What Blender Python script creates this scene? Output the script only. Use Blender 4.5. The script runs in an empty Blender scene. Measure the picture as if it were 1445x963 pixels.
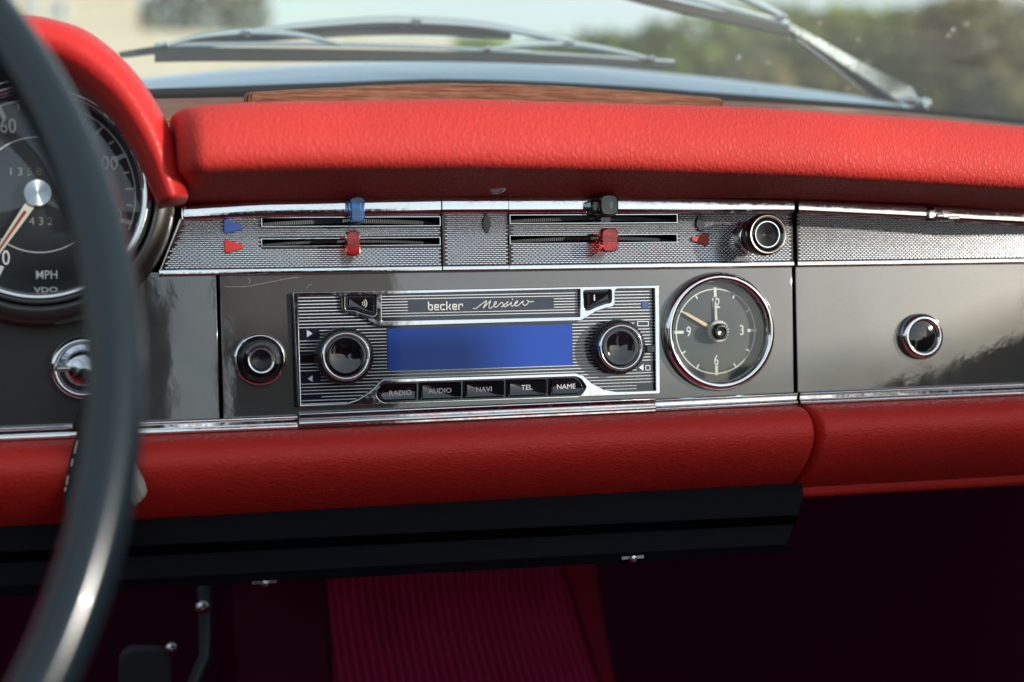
import bpy, math, random
from math import radians, sin, cos, pi, sqrt, atan2
from mathutils import Vector, Matrix
random.seed(7)
scene = bpy.context.scene
COL = scene.collection

# ------------------------------------------------------------------ camera
F_PX, PW, PH = 2007.0, 1445.0, 963.0
YAW, PITCH, ROLL = radians(14.435), radians(1.229), radians(-1.246)
CAM = Vector((0.0, -0.695, 0.0))
_fwd = Vector((sin(YAW)*cos(PITCH), cos(YAW)*cos(PITCH), -sin(PITCH)))
_r0 = Vector((cos(YAW), -sin(YAW), 0)); _u0 = _r0.cross(_fwd)
_right = cos(ROLL)*_r0 + sin(ROLL)*_u0
_up = -sin(ROLL)*_r0 + cos(ROLL)*_u0
# the dashboard leans back: car and camera are built in the dashboard's own upright frame and tipped by this angle at the end
LEAN = Matrix.Translation(CAM) @ Matrix.Rotation(radians(-8.0), 4, 'X') @ Matrix.Translation(-CAM)
camd = bpy.data.cameras.new('camera'); cam = bpy.data.objects.new('camera', camd); COL.objects.link(cam)
m = Matrix((_right, _up, -_fwd)).transposed().to_4x4(); m.translation = CAM
cam.matrix_world = LEAN @ m
camd.sensor_width = 36; camd.lens = 50.0; camd.clip_start = 0.02; camd.clip_end = 1000
camd.dof.use_dof = True; camd.dof.focus_distance = 0.715; camd.dof.aperture_fstop = 5.0
camd.dof.aperture_blades = 0
scene.camera = cam

# ------------------------------------------------------------------ light
SUN_AZ, SUN_EL = radians(134.8), radians(14.7)          # azimuth clockwise from +Y
w = bpy.data.worlds.new('World'); scene.world = w; w.use_nodes = True
nt = w.node_tree; bg = nt.nodes['Background']
sky = nt.nodes.new('ShaderNodeTexSky'); sky.sky_type = 'NISHITA'; sky.sun_disc = False
sky.sun_elevation = SUN_EL; sky.sun_rotation = SUN_AZ; sky.air_density = 1.0; sky.dust_density = 0.8; sky.ozone_density = 2.0
# thin bright cloud over most of the sky
tcw = nt.nodes.new('ShaderNodeTexCoord'); mpw = nt.nodes.new('ShaderNodeMapping'); mpw.inputs['Scale'].default_value = (1, 1, 3.2)
nzw = nt.nodes.new('ShaderNodeTexNoise'); nzw.inputs['Scale'].default_value = 2.3; nzw.inputs['Detail'].default_value = 5; nzw.inputs['Roughness'].default_value = 0.55
rpw = nt.nodes.new('ShaderNodeValToRGB'); rpw.color_ramp.elements[0].position = 0.36; rpw.color_ramp.elements[0].color = (.42, .42, .42, 1); rpw.color_ramp.elements[1].position = 0.62; rpw.color_ramp.elements[1].color = (.92, .92, .92, 1)
mxw = nt.nodes.new('ShaderNodeMixRGB'); mxw.inputs[2].default_value = (3.95, 4.55, 4.85, 1)
nt.links.new(tcw.outputs['Generated'], mpw.inputs[0]); nt.links.new(mpw.outputs[0], nzw.inputs['Vector']); nt.links.new(nzw.outputs['Fac'], rpw.inputs[0])
nt.links.new(rpw.outputs[0], mxw.inputs[0]); nt.links.new(sky.outputs[0], mxw.inputs[1]); nt.links.new(mxw.outputs[0], bg.inputs[0]); bg.inputs[1].default_value = 0.12
sd = bpy.data.lights.new('sun', 'SUN'); sd.energy = 2.6; sd.angle = radians(0.6); sd.color = (1.0, 0.95, 0.88)
so = bpy.data.objects.new('sun', sd); COL.objects.link(so)
sdir = Vector((sin(SUN_AZ)*cos(SUN_EL), cos(SUN_AZ)*cos(SUN_EL), sin(SUN_EL)))
so.rotation_euler = (-sdir).to_track_quat('-Z', 'Y').to_euler(); so.location = sdir*5
scene.view_settings.view_transform = 'Standard'; scene.view_settings.look = 'None'
scene.view_settings.exposure = 0.9; scene.view_settings.gamma = 1
scene.render.engine = 'CYCLES'
scene.cycles.use_denoising = True
scene.cycles.max_bounces = 10; scene.cycles.transparent_max_bounces = 12
scene.cycles.caustics_reflective = False; scene.cycles.caustics_refractive = False
scene.cycles.sample_clamp_indirect = 8

# ------------------------------------------------------------------ helpers (everything in millimetres)
def at(px, py, Y=0.0):
    """world point (mm) where the sight line through a photo point meets the depth Y (mm)"""
    d = _fwd*F_PX + _right*(px-722.5) - _up*(py-481.5)
    t = (Y*0.001 - CAM.y)/d.y
    p = CAM + d*t
    return (p.x*1000, Y, p.z*1000)
def out_at(px, py, Y):
    """the same for things outside the car, in the level frame"""
    d = LEAN.to_3x3() @ (_fwd*F_PX + _right*(px-722.5) - _up*(py-481.5))
    p = CAM + d*((Y*0.001-CAM.y)/d.y); return (p.x*1000, Y, p.z*1000)
def axz(px, py, Y=0.0):
    p = at(px, py, Y); return (p[0], p[2])

def lerp_tab(tab, x):
    if x <= tab[0][0]: return tab[0][1]
    for (a, b), (c, d) in zip(tab, tab[1:]):
        if x <= c: return b + (d-b)*(x-a)/(c-a)
    return tab[-1][1]
def catmull(pts, n):
    out = []; P = [pts[0]]+list(pts)+[pts[-1]]
    for i in range(1, len(P)-2):
        for k in range(n):
            t = k/n
            out.append(tuple(0.5*((2*b)+(c-a)*t+(2*a-5*b+4*c-d)*t*t+(-a+3*b-3*c+d)*t**3)
                             for a, b, c, d in zip(P[i-1], P[i], P[i+1], P[i+2])))
    out.append(tuple(pts[-1])); return out
def roundpoly(pts, r, n=5):
    out = []; N = len(pts)
    for i in range(N):
        rr = r[i] if isinstance(r, (list, tuple)) else r
        p, a, b = Vector(pts[i]), Vector(pts[i-1]), Vector(pts[(i+1) % N])
        if rr <= 0: out.append(tuple(p)); continue
        da, db = (a-p), (b-p); la, lb = da.length, db.length
        k = min(rr, la*0.48, lb*0.48); p0 = p+da/la*k; p1 = p+db/lb*k
        for j in range(n+1):
            t = j/n; out.append(tuple((1-t)**2*p0+2*t*(1-t)*p+t*t*p1))
    return out

ORG = {}
def link(name, me, mat, parent=None, smooth=35, bevel=0, seg=2):
    o = bpy.data.objects.new(name, me); COL.objects.link(o)
    if mat is not None and len(me.materials) == 0: me.materials.append(mat)
    if parent is not None:
        o.parent = parent; org = ORG[parent.name]; ORG[o.name] = org
        me.transform(Matrix.Translation(-Vector(org)))
    else: ORG[o.name] = (0, 0, 0)
    if smooth:
        me.polygons.foreach_set('use_smooth', [True]*len(me.polygons))
        me.set_sharp_from_angle(angle=radians(smooth))
    if bevel:
        b = o.modifiers.new('bevel', 'BEVEL'); b.width = bevel*0.001; b.segments = seg; b.limit_method = 'ANGLE'; b.angle_limit = radians(40)
    me.update(); return o
def tag(o, label=None, cat=None, group=None, kind=None):
    for k, v in (('label', label), ('category', cat), ('group', group), ('kind', kind)):
        if v: o[k] = v
    return o
def thing(name, loc, label, cat, group=None):
    o = bpy.data.objects.new(name, None); COL.objects.link(o)
    o.location = Vector(loc)*0.001; o.empty_display_size = 0.02
    ORG[o.name] = tuple(o.location); bpy.context.view_layer.update()
    return tag(o, label, cat, group)

class MB:
    def __init__(s): s.v = []; s.f = []
    def add(s, vs, fs):
        k = len(s.v); s.v += [tuple(v) for v in vs]; s.f += [tuple(i+k for i in f) for f in fs]; return s
    def box(s, x0, x1, y0, y1, z0, z1):
        v = [(x, y, z) for x in (x0, x1) for y in (y0, y1) for z in (z0, z1)]
        return s.add(v, [(0,1,3,2),(4,6,7,5),(0,4,5,1),(2,3,7,6),(0,2,6,4),(1,5,7,3)])
    def prism(s, xz, yf, yb):
        """outline in XZ, front at yf (towards the seats), back at yb"""
        n = len(xz); a = sum(xz[i][0]*xz[(i+1) % n][1]-xz[(i+1) % n][0]*xz[i][1] for i in range(n))
        if a < 0: xz = xz[::-1]
        v = [(x, yf, z) for x, z in xz]+[(x, yb, z) for x, z in xz]
        f = [tuple(range(n)), tuple(range(2*n-1, n-1, -1))]
        f += [(i, i+n, (i+1) % n+n, (i+1) % n) for i in range(n)]
        return s.add(v, f)
    def lathe(s, prof, c, n=64, axis=None, wob=None):
        """prof: (radius, depth) with depth measured along axis (default towards the seats)"""
        ax = Vector(axis or (0, -1, 0)).normalized()
        e1 = ax.orthogonal().normalized() if axis else Vector((1, 0, 0)); e2 = ax.cross(e1)
        c = Vector(c); k = len(prof); v = []
        for i in range(n):
            t = 2*pi*i/n
            for j, (r, d) in enumerate(prof):
                rr = r*(1+wob(t, j)) if wob else r
                v.append(c+ax*d+(e1*cos(t)+e2*sin(t))*rr)
        f = [(i*k+j, i*k+j+1, ((i+1) % n)*k+j+1, ((i+1) % n)*k+j) for i in range(n) for j in range(k-1)]
        return s.add(v, f)
    def loft(s, rings, closed=True, caps=True):
        n = len(rings[0]); v = [p for r in rings for p in r]; f = []
        for i in range(len(rings)-1):
            for j in range(n if closed else n-1):
                f.append((i*n+j, i*n+(j+1) % n, (i+1)*n+(j+1) % n, (i+1)*n+j))
        if caps and closed:
            f.append(tuple(range(n-1, -1, -1))); f.append(tuple(range((len(rings)-1)*n, len(rings)*n)))
        return s.add(v, f)
    def tube(s, path, r, n=10, flat=1.0, upv=(0, 0, 1), caps=True):
        P = [Vector(p) for p in path]; rings = []
        for i, p in enumerate(P):
            t = (P[min(i+1, len(P)-1)]-P[max(i-1, 0)]).normalized()
            a = t.cross(Vector(upv));
            if a.length < 1e-4: a = t.orthogonal()
            a.normalize(); b = a.cross(t).normalized()
            rr = r(i/(len(P)-1)) if callable(r) else r
            rings.append([p+a*rr*flat*cos(2*pi*k/n)+b*rr*sin(2*pi*k/n) for k in range(n)])
        return s.loft(rings, True, caps)
    def mesh(s, name):
        me = bpy.data.meshes.new(name); me.from_pydata([(x*.001, y*.001, z*.001) for x, y, z in s.v], [], s.f)
        me.validate(); me.update()
        import bmesh
        b = bmesh.new(); b.from_mesh(me); bmesh.ops.recalc_face_normals(b, faces=b.faces); b.to_mesh(me); b.free()
        return me
    def build(s, name, mat, parent=None, **k): return link(name, s.mesh(name), mat, parent, **k)

def from_curve(c, name, fn):
    """turn a filled curve into a mesh, its points moved by fn (mm -> mm), then scaled to metres"""
    o = bpy.data.objects.new(name, c); COL.objects.link(o)
    dg = bpy.context.evaluated_depsgraph_get(); dg.update()
    me = bpy.data.meshes.new_from_object(o.evaluated_get(dg))
    bpy.data.objects.remove(o); bpy.data.curves.remove(c)
    for v in me.vertices:
        x, y, z = fn(*v.co); v.co = (x*.001, y*.001, z*.001)
    me.materials.clear(); me.name = name; me.update(); return me
def plate(loops, yf, yb, bev=0.0, res=2, name='plate'):
    """flat plate with holes; loops in XZ mm, front face at yf, back at yb"""
    c = bpy.data.curves.new(name, 'CURVE'); c.dimensions = '2D'; c.fill_mode = 'BOTH'
    c.extrude = max(0.001, abs(yb-yf)/2-bev); c.bevel_depth = bev; c.bevel_resolution = res; c.offset = -bev
    for li, lp in enumerate(loops):
        ar_ = sum(lp[i][0]*lp[(i+1) % len(lp)][1]-lp[(i+1) % len(lp)][0]*lp[i][1] for i in range(len(lp)))
        if (ar_ < 0) == (li == 0): lp = lp[::-1]
        sp = c.splines.new('POLY'); sp.points.add(len(lp)-1); sp.use_cyclic_u = True
        for p, (x, z) in zip(sp.points, lp): p.co = (x, z, 0, 1)
    mid = (yf+yb)/2
    return from_curve(c, name, lambda x, y, z: (x, mid-z, y))
def text(s, size, cx, cz, y, sx=1.0, shear=0.0, depth=0.12, bold=0.0, fn=None, spacing=1.0):
    c = bpy.data.curves.new('lettering', 'FONT'); c.body = s; c.size = size; c.align_x = 'CENTER'; c.align_y = 'CENTER'
    c.extrude = depth/2; c.shear = shear; c.offset = bold; c.space_character = spacing; c.resolution_u = 3
    f = fn or (lambda a, b: (cx+a*sx, cz+b))
    def g(x, yy, z):
        q = f(x, yy); return (q[0], y-z, q[1])
    return from_curve(c, 'lettering', g)
def join(meshes, name):
    import bmesh
    b = bmesh.new()
    for me in meshes: b.from_mesh(me)
    out = bpy.data.meshes.new(name); b.to_mesh(out); b.free(); return out
def circle(cx, cz, r, n=64): return [(cx+r*cos(2*pi*i/n), cz+r*sin(2*pi*i/n)) for i in range(n)]
def rect(x0, x1, z0, z1): return [(x0, z0), (x1, z0), (x1, z1), (x0, z1)]
def stroke(pts, w, y0, y1, mb):
    """polyline of constant width in the XZ plane"""
    for a, b in zip(pts, pts[1:]):
        a, b = Vector(a), Vector(b); d = (b-a)
        if d.length < 1e-6: continue
        d.normalize(); nrm = Vector((-d.y, d.x))*w/2; e = d*w*0.45
        q = [a-e-nrm, b+e-nrm, b+e+nrm, a-e+nrm]
        mb.prism([tuple(p) for p in q], y0, y1)

# ------------------------------------------------------------------ materials
def mat(name, col, rough=0.5, metal=0.0, coat=0.0, spec=0.5, trans=0.0, ior=1.45, emit=None):
    M = bpy.data.materials.new(name); M.use_nodes = True; b = M.node_tree.nodes['Principled BSDF']
    b.inputs['Base Color'].default_value = (*col, 1); b.inputs['Roughness'].default_value = rough
    b.inputs['Metallic'].default_value = metal; b.inputs['Coat Weight'].default_value = coat
    b.inputs['Coat Roughness'].default_value = 0.03; b.inputs['Specular IOR Level'].default_value = spec
    b.inputs['Transmission Weight'].default_value = trans; b.inputs['IOR'].default_value = ior
    if emit: b.inputs['Emission Color'].default_value = (*emit[0], 1); b.inputs['Emission Strength'].default_value = emit[1]
    return M
def nodes(M): return M.node_tree, M.node_tree.nodes, M.node_tree.links, M.node_tree.nodes['Principled BSDF']
def mapped(M, scale=(1, 1, 1), rot=(0, 0, 0)):
    t, n, l, b = nodes(M); tc = n.new('ShaderNodeTexCoord'); mp = n.new('ShaderNodeMapping')
    mp.inputs['Scale'].default_value = scale; mp.inputs['Rotation'].default_value = rot
    l.new(tc.outputs['Object'], mp.inputs['Vector']); return mp.outputs['Vector']
def noise(M, vec, scale, detail=3, rough=0.5):
    t, n, l, b = nodes(M); x = n.new('ShaderNodeTexNoise'); x.inputs['Scale'].default_value = scale
    x.inputs['Detail'].default_value = detail; x.inputs['Roughness'].default_value = rough; l.new(vec, x.inputs['Vector']); return x.outputs['Fac']
def ramp(M, fac, stops):
    t, n, l, b = nodes(M); r = n.new('ShaderNodeValToRGB'); e = r.color_ramp.elements
    for i, (p, c) in enumerate(stops):
        q = e[i] if i < 2 else e.new(p); q.position = p; q.color = (*c, 1) if len(c) == 3 else c
    l.new(fac, r.inputs[0]); return r.outputs[0]
def math_(M, op, a, b_=None):
    t, n, l, b = nodes(M); x = n.new('ShaderNodeMath'); x.operation = op
    for i, q in enumerate((a, b_)):
        if q is None: continue
        if isinstance(q, (int, float)): x.inputs[i].default_value = q
        else: l.new(q, x.inputs[i])
    return x.outputs[0]
def bump(M, h, strength, dist, coatnormal=False, prev=None):
    t, n, l, b = nodes(M); x = n.new('ShaderNodeBump'); x.inputs['Strength'].default_value = strength; x.inputs['Distance'].default_value = dist
    l.new(h, x.inputs['Height'])
    if prev: l.new(prev, x.inputs['Normal'])
    l.new(x.outputs[0], b.inputs['Normal'])
    if coatnormal: l.new(x.outputs[0], b.inputs['Coat Normal'])
    return x.outputs[0]

def leather(name, stretch, col=(0.52, 0.026, 0.022), strength=0.4, rough=0.42, cell=330):
    M = mat(name, col, rough, spec=0.32); t, n, l, b = nodes(M)
    vec = mapped(M, stretch)
    dn = n.new('ShaderNodeTexNoise'); dn.inputs['Scale'].default_value = cell*0.45; dn.inputs['Detail'].default_value = 2; l.new(vec, dn.inputs['Vector'])
    mx = n.new('ShaderNodeMixRGB'); mx.blend_type = 'ADD'; mx.inputs[0].default_value = 0.0045; l.new(vec, mx.inputs[1]); l.new(dn.outputs['Color'], mx.inputs[2])
    def vor(sc, wide):
        v = n.new('ShaderNodeTexVoronoi'); v.feature = 'DISTANCE_TO_EDGE'; v.inputs['Scale'].default_value = sc; v.inputs['Randomness'].default_value = 1
        l.new(mx.outputs[0], v.inputs['Vector'])
        r = n.new('ShaderNodeMapRange'); r.interpolation_type = 'SMOOTHERSTEP'; r.inputs['From Min'].default_value = 0.0; r.inputs['From Max'].default_value = wide
        l.new(v.outputs['Distance'], r.inputs['Value']); return r.outputs[0]
    v1 = vor(cell*0.72, 0.30); v2 = vor(cell*1.9, 0.35)
    h = math_(M, 'ADD', math_(M, 'MULTIPLY', v1, 0.75), math_(M, 'MULTIPLY', v2, 0.25))
    big = noise(M, mapped(M), 22, 2)
    h = math_(M, 'ADD', h, math_(M, 'MULTIPLY', big, 0.35))
    bump(M, h, strength, 0.0007)
    cv = ramp(M, noise(M, mapped(M), 9, 3), [(0.3, tuple(c*0.9 for c in col)), (0.75, tuple(min(1, c*1.1) for c in col))])
    l.new(cv, b.inputs['Base Color'])
    rv = ramp(M, v1, [(0.0, (rough+.18,)*3), (0.8, (rough,)*3)]); l.new(rv, b.inputs['Roughness'])
    return M

red_upper = leather('red leather of the upper pad', (1.0, 0.5, 0.5), col=(0.55, 0.04, 0.03), strength=0.42, cell=660, rough=0.55)
red_lower = leather('red leather of the lower pads', (0.55, 0.6, 1.15), col=(0.6, 0.03, 0.022), strength=0.34, rough=0.36, cell=620)
red_hood = leather('red leather of the instrument hood', (0.9, 0.9, 0.9), strength=0.12, rough=0.3, cell=420)

def paint(name, col, wav=0.16, metal=0.55):
    M = mat(name, col, 0.42, metal, coat=1.0); t, n, l, b = nodes(M); b.inputs['Coat IOR'].default_value = 2.0; v = mapped(M)
    fl = noise(M, v, 2600, 1); c = ramp(M, fl, [(0.35, tuple(x*0.72 for x in col)), (0.72, tuple(x*1.45 for x in col))]); l.new(c, b.inputs['Base Color'])
    h = math_(M, 'ADD', noise(M, mapped(M, (1, 1, 0.6)), 26, 2), math_(M, 'MULTIPLY', noise(M, v, 240, 2), 0.05))
    x = n.new('ShaderNodeBump'); x.inputs['Strength'].default_value = wav; x.inputs['Distance'].default_value = 0.002
    l.new(ramp(M, noise(M, mapped(M, (1, 1, 0.7)), 38, 6, 0.7), [(0.42, (0.03,)*3), (0.75, (0.10,)*3)]), b.inputs['Coat Roughness'])
    l.new(h, x.inputs['Height']); l.new(x.outputs[0], b.inputs['Coat Normal'])
    return M
grey_paint = paint('grey metallic paint', (0.062, 0.059, 0.055))
hood_paint = paint('slate metallic bonnet paint', (0.36, 0.50, 0.62), 0.05, 0.85)

def chrome_mat(name, rough=0.06, col=(0.82, 0.82, 0.83), wav=0.12, sc=60):
    M = mat(name, col, rough, 1.0); t, n, l, b = nodes(M); v = mapped(M)
    bump(M, noise(M, v, sc, 3), wav, 0.0012)
    r = ramp(M, noise(M, v, 500, 4), [(0.45, (rough,)*3), (0.75, (rough+0.12,)*3)]); l.new(r, b.inputs['Roughness'])
    return M
chrome = chrome_mat('chrome')
chrome_clean = chrome_mat('clean chrome', 0.04, wav=0.02)
steel = mat('brushed steel', (0.6, 0.6, 0.6), 0.22, 1.0)
mesh_metal = mat('woven mesh metal', (0.88, 0.87, 0.86), 0.2, 1.0)
mesh_back = mat('mesh gaps', (0.012, 0.011, 0.012), 0.6)
black_plastic = mat('black plastic', (0.012, 0.012, 0.013), 0.3)
black_gloss = mat('gloss black', (0.006, 0.006, 0.008), 0.06, coat=1.0)
black_rubber = mat('black rubber', (0.018, 0.018, 0.018), 0.6)
face_black = mat('radio face black', (0.012, 0.016, 0.03), 0.12, coat=1.0)
silver_print = mat('silver print', (0.72, 0.72, 0.70), 0.35, 0.3)
white_print = mat('white print', (0.75, 0.75, 0.72), 0.5)
cream_print = mat('cream print', (0.8, 0.76, 0.68), 0.55)
blue_lcd = mat('blue screen', (0.014, 0.06, 0.33), 0.25, spec=0.3, coat=0.25, emit=((0.01, 0.05, 0.30), 0.02))
dark_void = mat('dark recess', (0.004, 0.004, 0.005), 0.9, spec=0.0)
red_plastic = mat('clear red plastic', (0.95, 0.025, 0.012), 0.08, trans=0.86, ior=1.49, coat=0.6)
blue_plastic = mat('clear blue plastic', (0.08, 0.32, 0.8), 0.08, trans=0.86, ior=1.49, coat=0.6)
smoke_plastic = mat('smoked plastic', (0.10, 0.11, 0.09), 0.08, trans=0.86, ior=1.49, coat=0.6)
red_mark = mat('red enamel', (0.5, 0.03, 0.025), 0.4)
blue_mark = mat('blue enamel', (0.03, 0.07, 0.28), 0.4)
glass_clear = mat('instrument glass', (1, 1, 1), 0.02, trans=1.0, ior=1.1)
hand_white = mat('ivory paint', (0.6, 0.56, 0.47), 0.4)
hand_red = mat('red needle paint', (0.25, 0.02, 0.02), 0.4)

def dial_mat(name, col, sc, c):
    M = mat(name, col, 0.42, 0.1); t, n, l, b = nodes(M)
    tc = n.new('ShaderNodeTexCoord'); mp = n.new('ShaderNodeMapping'); l.new(tc.outputs['Object'], mp.inputs['Vector'])
    wv = n.new('ShaderNodeTexWave'); wv.wave_type = 'RINGS'; wv.rings_direction = 'Y'; wv.inputs['Scale'].default_value = sc
    l.new(mp.outputs[0], wv.inputs['Vector']); bump(M, wv.outputs['Fac'], 0.06, 0.0002); return M
clock_face = dial_mat('clock dial', (0.02, 0.025, 0.028), 420, None)
speedo_face = dial_mat('speedometer dial', (0.012, 0.017, 0.022), 110, None)

def wood_mat():
    M = mat('walnut veneer', (0.3, 0.1, 0.05), 0.55, coat=0.0, spec=0.1); t, n, l, b = nodes(M)
    v = mapped(M, (6, 60, 90)); f = noise(M, v, 9, 6, 0.65)
    l.new(ramp(M, f, [(0.3, (0.08, 0.032, 0.02)), (0.5, (0.20, 0.088, 0.052)), (0.75, (0.33, 0.165, 0.105))]), b.inputs['Base Color'])
    bump(M, f, 0.3, 0.0006); return M
wood = wood_mat()
def fabric(name, col, period, axis='X'):
    M = mat(name, col, 0.9, spec=0.1); t, n, l, b = nodes(M)
    wv = n.new('ShaderNodeTexWave'); wv.bands_direction = axis; wv.inputs['Scale'].default_value = 0.314/period*1000*0.9; wv.inputs['Distortion'].default_value = 0.6; wv.inputs['Detail'].default_value = 2; wv.inputs['Detail Scale'].default_value = 4
    l.new(mapped(M), wv.inputs['Vector']); nz = noise(M, mapped(M), 700, 3)
    h = math_(M, 'ADD', wv.outputs['Fac'], math_(M, 'MULTIPLY', nz, 0.5)); bump(M, h, 0.8, 0.003)
    hh = math_(M, 'MULTIPLY', math_(M, 'ADD', h, math_(M, 'MULTIPLY', noise(M, mapped(M), 28, 4), 1.1)), 0.42)
    l.new(ramp(M, hh, [(0.25, tuple(c*0.45 for c in col)), (0.75, tuple(c*1.25 for c in col))]), b.inputs['Base Color'])
    return M
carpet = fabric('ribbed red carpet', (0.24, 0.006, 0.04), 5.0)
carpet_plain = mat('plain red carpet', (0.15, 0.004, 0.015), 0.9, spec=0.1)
black_leather = leather('black leather', (1, 1, 1), col=(0.014, 0.013, 0.013), strength=0.3, rough=0.5)
seat_mat = leather('dark seat leather', (1, 1, 1), col=(0.03, 0.012, 0.012), strength=0.3, rough=0.55, cell=150)
tassel_mat = mat('pale cloth', (0.5, 0.46, 0.4), 0.85)

# ------------------------------------------------------------------ the setting
g = MB(); g.add([(-3e5, -3e5, -850), (3e5, -3e5, -850), (3e5, 3e5, -850), (-3e5, 3e5, -850)], [(0, 1, 2, 3)])
ground_mat = mat('pale gravel ground', (0.34, 0.32, 0.28), 0.9); t_, n_, l_, b_ = nodes(ground_mat)
l_.new(ramp(ground_mat, noise(ground_mat, mapped(ground_mat), 1.4, 6), [(0.3, (0.25, 0.235, 0.2)), (0.7, (0.42, 0.39, 0.34))]), b_.inputs['Base Color'])
tag(g.build('ground', ground_mat, smooth=0), kind='structure')

# ------------------------------------------------------------------ car body around the dashboard
car = thing('car', (100, 300, -700), 'slate blue car body with bonnet seen through the windscreen', 'car')
# bonnet: a crowned sheet rising from the cowl to its highest line, then falling away
sil = [(150, 118), (205, 112), (330, 100), (450, 93), (640, 87.5), (760, 92), (880, 102), (1000, 114), (1100, 126.5), (1185, 139), (1300, 164), (1445, 198)]
xs = [axz(px, py, 385)[0] for px, py in sil]; zs = [axz(px, py, 385)[1] for px, py in sil]
tabz = list(zip(xs, zs))
rows = []
for Y, dz in [(286, -80)]+[(286+124*(1-cos(pi/2*k/10)), -42+43.2*sin(pi/2*k/10)) for k in range(11)]+[(425, 1.6), (440, 2), (560, 0), (700, -14), (1000, -45), (1500, -120)]:
    rows.append([(x, Y, (lerp_tab(tabz, x)+dz)) for x in [xs[0]-500+i*(xs[-1]-xs[0]+900)/60 for i in range(61)]])
hb = MB(); hb.loft(rows, closed=False); hood = hb.build('bonnet', hood_paint, car, smooth=60)
sm = hood.modifiers.new('solid', 'SOLIDIFY'); sm.thickness = 0.002; sm.offset = -1
nz = at(638, 89, 376); nb = MB()
nb.lathe([(0.1, 5), (3.2, 4.4), (4.6, 2.4), (5, 0), (4.4, -4), (4.4, -12)], (nz[0], nz[1], nz[2]), 20, axis=(0, -0.5, 0.86))
nb.build('washer_nozzle', chrome_clean, car, smooth=60)
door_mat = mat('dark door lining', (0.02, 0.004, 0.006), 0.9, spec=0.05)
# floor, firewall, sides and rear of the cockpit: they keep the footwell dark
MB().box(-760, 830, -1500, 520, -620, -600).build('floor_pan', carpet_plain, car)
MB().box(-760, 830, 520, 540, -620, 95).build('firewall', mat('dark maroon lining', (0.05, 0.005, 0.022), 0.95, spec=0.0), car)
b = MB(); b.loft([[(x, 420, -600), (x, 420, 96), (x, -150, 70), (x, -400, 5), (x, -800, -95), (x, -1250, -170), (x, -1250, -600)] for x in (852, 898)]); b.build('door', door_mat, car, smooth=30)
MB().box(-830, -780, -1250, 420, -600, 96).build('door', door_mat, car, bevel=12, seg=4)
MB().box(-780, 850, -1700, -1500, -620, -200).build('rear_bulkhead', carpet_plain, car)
for x, sg in ((-770, 1), (840, -1)):
    b = MB(); b.loft([[(x+sg*k*60+dx, 240-k*320+dy, 90+k*250) for dx, dy in ((-22, -30), (22, -30), (22, 30), (-22, 30))] for k in (0, .5, 1)]); b.build('windscreen_pillar', seat_mat, car, smooth=40)
for x0, x1, zt in ((-520, 32, 70), (92, 330, 90)):  # seats out of view; widths and gap shaped for reflections in the dashboard
    MB().box(x0, x1, -1300, -1130, -430, zt).build('seat_back', seat_mat, car, bevel=60, seg=5)
    MB().box(x0, x1, -1130, -720, -460, -330).build('seat_cushion', seat_mat, car, bevel=45, seg=5)
# ribbed carpet over the tunnel and the toe board
ring = lambda Y, z0: [(x, Y, z) for x, z in catmull([(45, -600), (60, -420), (95, z0-12), (150, z0), (230, z0), (285, z0-12), (318, -420), (335, -600)], 6)]
def tun(px0, px1, name, M, bend=0):
    b = MB(); a = []
    for Y, py in ((265, 775), (262, 830), (235, 900), (190, 990), (120, 1090), (40, 1200)):
        p0 = at(px0(py), py, Y); p1 = at(px1(py), py, Y)
        a.append([tuple(p0[i]+(p1[i]-p0[i])*k/20+(0 if i != 1 else -6*sin(pi*k/20)+bend*(k/20)**2) for i in range(3)) for k in range(21)])
    b.loft(a, closed=False); o = b.build(name, M, car, smooth=60)
    s_ = o.modifiers.new('solid', 'SOLIDIFY'); s_.thickness = 0.006; s_.offset = -1; return o
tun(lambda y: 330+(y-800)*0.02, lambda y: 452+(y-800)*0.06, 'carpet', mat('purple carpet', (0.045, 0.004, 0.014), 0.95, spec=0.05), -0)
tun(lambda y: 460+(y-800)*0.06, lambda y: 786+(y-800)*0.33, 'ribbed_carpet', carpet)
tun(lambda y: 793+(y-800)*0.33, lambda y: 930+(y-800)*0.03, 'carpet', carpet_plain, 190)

# ------------------------------------------------------------------ windscreen
ws = thing('windscreen', (150, 175, 120), 'dusty glass windscreen in its black rubber seal above the wooden ledge', 'windscreen')
seal_px = [(-60, 150), (60, 137), (200, 128), (300, 124.5), (450, 119), (640, 113.5), (850, 121), (1000, 132), (1180, 145), (1300, 155), (1445, 170), (1600, 188)]
SP = catmull([at(px, py+4, 190) for px, py in seal_px], 6)
b = MB(); rings = []
for p in SP:
    rings.append([(p[0], p[1]+dy, p[2]+dz) for dy, dz in ((-8, -9), (-11, -3), (-8, 1.2), (-1, 2.4), (8, 2.4), (9, -9))])
b.loft(rings); b.build('rubber_seal', black_rubber, ws, smooth=50)
b = MB(); rings = []
for p in SP:
    rings.append([(p[0], p[1]+dy, p[2]+dz) for dy, dz in ((5, 1.8), (4, 2.4), (6, 3.0), (12, 2.8), (13, 1.8))])
b.loft(rings); b.build('metal_trim', steel, ws, smooth=50)
gm = bpy.data.materials.new('dusty windscreen glass'); gm.use_nodes = True
t, n, l = gm.node_tree, gm.node_tree.nodes, gm.node_tree.links; n.clear()
out = n.new('ShaderNodeOutputMaterial'); tr = n.new('ShaderNodeBsdfTransparent'); di = n.new('ShaderNodeBsdfDiffuse'); gl = n.new('ShaderNodeBsdfGlossy')
tr.inputs[0].default_value = (0.93, 0.96, 0.95, 1); di.inputs[0].default_value = (0.8, 0.8, 0.78, 1); gl.inputs['Roughness'].default_value = 0.01
tc = n.new('ShaderNodeTexCoord')
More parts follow.
